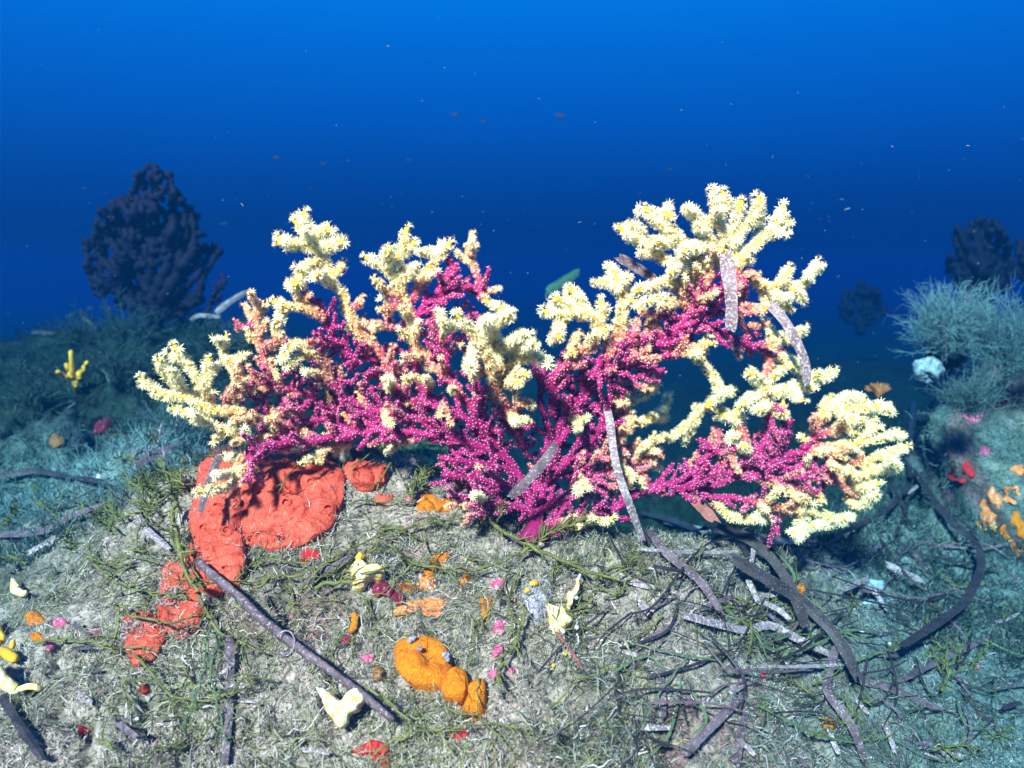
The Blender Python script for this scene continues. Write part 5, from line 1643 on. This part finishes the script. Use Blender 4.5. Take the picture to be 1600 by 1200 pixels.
RV, RQ, RC = rock_mesh()
rock = mesh_obj('rock', RV, RQ, M_ground, None, RC)
tag(rock, 'weedy rock rising at the right edge with orange and red crusts', 'rock')
BVR_ = BVR = BVHTree.FromPolygons([tuple(v) for v in RV], [tuple(q) for q in RQ])
me = rock.data
RN = np.empty(len(RV) * 3); me.vertices.foreach_get('normal', RN); RN = RN.reshape(-1, 3)
ids = rng.choice(len(RV), 16000)
ids = ids[(RN[ids, 1] < 0.4) & (fbm(RV[ids, 0], RV[ids, 2], 0.05, 2, 211) > -0.25)]
n = len(ids)
cc = palette(n, [(0.05, 0.09, 0.075), (0.10, 0.17, 0.15), (0.18, 0.26, 0.24), (0.03, 0.05, 0.045)], [30, 32, 26, 12])
V1, Q1, C1 = ribbons(RV[ids], RN[ids] + rng.normal(size=(n, 3)) * 0.6 + np.array([0, 0, .3]), rng.uniform(0.008, 0.026, n), rng.uniform(0.0009, 0.0018, n), cc, 0.45, 6)
o = mesh_obj('weed', V1, Q1, M_turf, rock, C1); o['kind'] = 'stuff'
R_ = lambda name, cx, cy, rx, ry, mat, lb, cat, sd, th=0.008: C(name, cx, cy, rx, ry, mat, lb, cat, None, sd, th, 0, 0.35, BVR)
R_('orange_sponge', 1548, 790, 18, 30, M_orange2, 'tall pale orange crust on the left face of the right rock', 'crust', 301)
R_('orange_sponge', 1590, 832, 16, 24, M_orange, 'bright orange crust at the right edge of the frame', 'crust', 302)
R_('orange_sponge', 1583, 770, 14, 13, M_orange2, 'orange crust on the right rock above the bright one', 'crust', 303)
R_('yellow_sponge', 1548, 826, 9, 12, M_yellowd, 'yellow dab at the foot of the pale orange crust on the rock', 'sponge', 304)
R_('red_crust', 1508, 738, 12, 14, M_crimson, 'red crust high on the left face of the right rock', 'crust', 305)
R_('red_crust', 1566, 628, 20, 8, M_crimson, 'red crust on top of the right rock', 'crust', 306)
R_('pink_crust', 1520, 652, 12, 9, M_pink, 'mauve crust on the shoulder of the right rock', 'crust', 307)
R_('orange_sponge', 1590, 735, 9, 8, M_orange2, 'small salmon crust right of the red one on the rock', 'crust', 308)
R_('pink_crust', 1540, 705, 9, 7, M_pink, 'pink spot near the red crust on the right rock', 'crust', 309)


def blobmass(name, cx, cy, y, rx, ry, mat, label, cat, seed, colr=(.3, .3, .3)):
    nu, nv = (40, 28) if rx > 8 else (16, 12)
    u = np.linspace(0, 2 * np.pi, nu, endpoint=False); v = np.linspace(0.03, math.pi - 0.03, nv)
    U, Vv = np.meshgrid(u, v)
    D = np.stack([np.sin(Vv) * np.cos(U), np.sin(Vv) * np.sin(U), np.cos(Vv)], -1)
    r = 1 + 0.35 * fbm(D[..., 0] + seed + D[..., 2] * .6, D[..., 1] + D[..., 2], 0.7, 3, seed) + 0.12 * fbm(D[..., 0] + D[..., 2], D[..., 2] - D[..., 1] * .8, 0.2, 2, seed + 5)
    k = y / F
    V = D * r[..., None] * np.array([rx * k, (rx + ry) * .4 * k, ry * k]) + np.array(P(cx, cy, y))
    i = np.arange(nv - 1)[:, None] * nu; j = np.arange(nu)[None]; jn = (j + 1) % nu
    Qd = np.stack([i + j, i + nu + j, i + nu + jn, i + jn], -1).reshape(-1, 4)
    return tag(mesh_obj(name, V.reshape(-1, 3), Qd, mat, None, np.tile(colr, (nu * nv, 1))), label, cat)


blobmass('rock', 1480, 552, 1.30, 28, 30, M_ground, 'small weedy knob carrying the feathery bush at right', 'rock', 5, (.05, .07, .06))
blobmass('blue_sponge', 1450, 576, 1.20, 21, 20, M_bluegrey, 'round pale blue sponge in the shade left of the right rock', 'sponge', 9)
blobmass('blue_sponge', 1490, 542, 1.22, 9, 20, M_bluegrey, 'upright pale blue sponge under the feathery bush', 'sponge', 14)


def bush(name, root, dist, rx, ry, up_, n, mat, colr, label, cat, r=0.55, lean=0.0):
    e = Buf()
    base = np.array(P(root[0], root[1], dist)); k = dist / F
    for i in range(n):
        a = rng.uniform(-1.25, 1.25) + lean; b = rng.uniform(-0.9, 0.9)
        ln = (ry * abs(math.cos(a)) + rx * abs(math.sin(a))) * k * rng.uniform(0.55, 1.08)
        d = np.array([math.sin(a) * math.cos(b), math.sin(b) * 0.8, math.cos(a) * math.cos(b)]); d /= np.linalg.norm(d)
        K = 7
        p = [base + rng.normal(size=3) * 0.006]
        for q in range(K - 1):
            d = d + rng.normal(size=3) * 0.26 + np.array([0, 0, 0.03]); d /= np.linalg.norm(d)
            p.append(p[-1] + d * ln / (K - 1))
        p = np.array(p)
        cl = np.array(colr) * rng.uniform(.6, 1.3)
        e.tube(p, np.linspace(1.3, 0.6, K) * r * k, cl, 4, cap=False)
        for q in range(9):
            j = rng.integers(2, K)
            v = d + rng.normal(size=3) * 0.8; v /= np.linalg.norm(v)
            l2 = ln * rng.uniform(.10, .22)
            e.tube([p[j], p[j] + v * l2 * .5, p[j] + v * l2 + rng.normal(size=3) * l2 * .15], np.array([.8, .65, .4]) * r * k, cl * 1.15, 3, cap=False)
    return tag(e.build(name, mat), label, cat)


bush('feathery_bush', (1484, 540), 1.20, 40, 92, 1, 420, M_turf, (.11, .23, .24), 'pale feathery hydroid bush on the knob at right', 'hydroid', .45)
bush('feathery_bush', (1578, 575), 1.16, 60, 125, 1, 260, M_turf, (.08, .17, .18), 'sparser feathery hydroid bush against the right edge', 'hydroid', .45, 0.25)
bush('feathery_bush', (1520, 640), 1.10, 60, 50, 1, 160, M_turf, (.06, .12, .12), 'low dark feathery weed on top of the right rock', 'weed', .5)
for i, (a, b, y) in enumerate([(1468, 500, 1.18), (1512, 460, 1.2)]):
    p3 = np.array([P(a + 10 * math.sin(t * 2) * (1 - 2 * i), b + 40 * t, y) for t in np.linspace(0, 1, 10)])
    tag(strap(p3, 8 * y / F, 1.0, M_blade['dark'], .3), ['dark leaf stuck in the left side of the feathery bush', 'dark leaf upright between the two feathery bushes'][i], 'leaf')
for k in range(60):
    a, b = rng.uniform(20, 1580), rng.uniform(850, 1190)
    p, _n = hit(a, b)
    if 180 < a < 560 and b < 1040: continue
    r_ = rng.uniform(2.0, 5.5)
    o = blobmass('shell_bit', a, b, p.y - 0.001, r_, r_ * rng.uniform(.4, .8), [M_white, M_lilac, M_pink, M_bluegrey][k % 4], 'small shell or stone bit lying in the turf', 'shell bit', 300 + k)
    o['group'] = 'shell and stone bits in the turf'
# small golden rosette beyond the far right tips
e = empty('rosette', P(1372, 606, 1.1)); tag(e, 'golden brown rosette of small blades behind the far right branch tips', 'alga')
bpy.context.view_layer.update()
for k in range(11):
    a = -1.4 + 2.8 * k / 10
    s = [(1372, 618), (1372 + 10 * math.sin(a), 612 - 7 * math.cos(a)), (1372 + 20 * math.sin(a), 610 - 12 * math.cos(a))]
    p3 = np.array([P(x_, y_, 1.1 + 0.02 * math.sin(k * 2.3) * abs(x_ - 1372) / 20) for x_, y_ in spline(s, 3)])
    o = strap(p3, 5.5 * 1.1 / F, .8, M_cup, .8, .001, .5); o.name = 'blade'; o.parent = e; o.matrix_parent_inverse = e.matrix_world.inverted()

# feathery weeds on the left slope
for i, (a, b, y, rx, ry, lb) in enumerate([(190, 600, 1.35, 60, 60, 'feathery weed clump behind the yellow finger sponge'), (60, 640, 1.2, 55, 50, 'feathery weed clump at the left edge of the slope'), (270, 690, .98, 60, 60, 'teal feathery weed clump left of the fan low branch'),
                                           (330, 560, 1.6, 45, 60, 'dark feathery weed clump behind the leftmost fan tips'), (400, 545, 1.65, 40, 40, 'dim weed clump seen through the left of the fan'), (130, 545, 1.8, 60, 40, 'dim weed clump at the foot of the left dark sea fan'),
                                           (210, 540, 1.9, 80, 45, 'broad dim weed clump under the left dark sea fan'), (300, 530, 1.75, 45, 40, 'dim weed clump right of the left dark sea fan')]):
    p, _ = hit(a, b, BV0)
    bush('weed_clump', (a, b), p.y, rx, ry, 1, 80, M_turf, (.028, .055, .05) if i not in (2,) else (.07, .12, .12), lb, 'weed', .8)

# weed stalks standing on the mound edge behind the red sponge
for i, (a, b) in enumerate([(215, 740), (235, 735), (255, 745), (245, 700), (265, 690)]):
    pp_, _ = hit(a, b, BV0)
    strand([(a, b), (a - 4 + 3 * i, b - 18), (a - 6 + 5 * i, b - 38)], 3, 0, 'thin pale weed stalk standing at the left edge of the mound', 'weed stalks at the mound edge', 1.2, pp_.y, M_blade['pale'])

# ------------------------------------------------------------------ small fish and drifting specks
FISH = [(432, 247, 5, 6, 0), (505, 256, 6, 4.5, 0), (352, 350, 3.2, 6, 1), (369, 312, 6, 4, 1), (872, 180, 6, 5, 0), (880, 182, 6, 5, 1), (710, 180, 6, 5, 0), (1048, 265, 6, 4.5, 1), (755, 190, 6, 3.5, 0), (840, 352, 6, 4, 1), (775, 402, 5, 4, 0), (640, 250, 7, 4, 1), (598, 318, 6, 3.5, 0), (820, 330, 6, 3, 1)]
def fish(px, py, y, s, flip):
    k = y / F * s
    c = np.array(P(px, py, y)); d = np.array([1.0 if flip else -1.0, 0.25, 0.05])
    u = np.linspace(-1, 1, 9)
    B = Buf()
    pts = c + d[None] * (u * k)[:, None]
    r = k * 0.34 * np.sqrt(np.clip(1 - u ** 2, 0, 1)) * (1 - 0.25 * u) + k * 0.03
    B.tube(pts, r, (.5, .5, .5), 8)
    b = c - d * k * 0.95
    upz = np.array([0, 0, 1.0])
    B.add([b, b - d * k * .45 + upz * k * .34, b - d * k * .3, b - d * k * .45 - upz * k * .34, b + np.array([0, k * .05, 0])], [[0, 1, 2], [0, 2, 3], [4, 2, 1], [4, 3, 2]])
    B.add([c + upz * k * .3, c + upz * k * .52 - d * k * .1, c + upz * k * .26 - d * k * .5, c + upz * k * .3 + np.array([0, k * .04, 0])], [[0, 1, 2], [3, 2, 1]])
    return tag(B.build('fish', M_fish), 'tiny dark fish hanging in the blue water', 'fish', 'tiny fish in the blue water')
for f in FISH: fish(*f)
B = Buf()
for k in range(420):
    y = float(rng.uniform(0.55, 2.6))
    p = np.array(P(rng.uniform(-60, 1660), rng.uniform(-20, 700) if rng.random() < .8 else rng.uniform(300, 560), y))
    if p[2] < float(H0(np.array([p[0]]), np.array([p[1]]))[0]) + 0.03: continue
    if p[2] > 0.28: continue
    r = rng.uniform(0.4, 0.8) * y / F * (1.5 if rng.random() < .05 else 0.75)
    d = rng.normal(size=3) * r * 1.4
    B.tube([p - d, p + d * .3, p + d], np.array([.6, 1, .5]) * r, (.5, .5, .5), 4)
o = B.build('drifting_specks', M_snow)
tag(o, 'pale specks of plankton drifting in the water', 'specks', kind='stuff')

# ------------------------------------------------------------------ the water between lens and reef
def make_haze():
    x0, x1, y0, y1, z0, z1 = -31, 31, -6, 33, float(GZ.min()) - 1.0, 0.33
    V = [(x, y, z) for z in (z0, z1) for y in (y0, y1) for x in (x0, x1)]
    Fq = [(0, 2, 3, 1), (4, 5, 7, 6), (0, 1, 5, 4), (2, 6, 7, 3), (0, 4, 6, 2), (1, 3, 7, 5)]
    m = bpy.data.materials.new('blue water')
    m.use_nodes = True
    t = m.node_tree
    t.nodes.clear()
    o = t.nodes.new('ShaderNodeOutputMaterial')
    v = t.nodes.new('ShaderNodeVolumePrincipled')
    v.inputs['Color'].default_value = (0.0012, 0.022, 0.056, 1)
    v.inputs['Absorption Color'].default_value = (0.0, 0.52, 0.77, 1)
    v.inputs['Density'].default_value = 0.78
    v.inputs['Anisotropy'].default_value = 0.3
    t.links.new(v.outputs[0], o.inputs['Volume'])
    h = mesh_obj('haze', V, np.array(Fq), m, None, None, False)
    tag(h, 'clear blue sea water filling the view', 'water', kind='stuff')


make_haze()
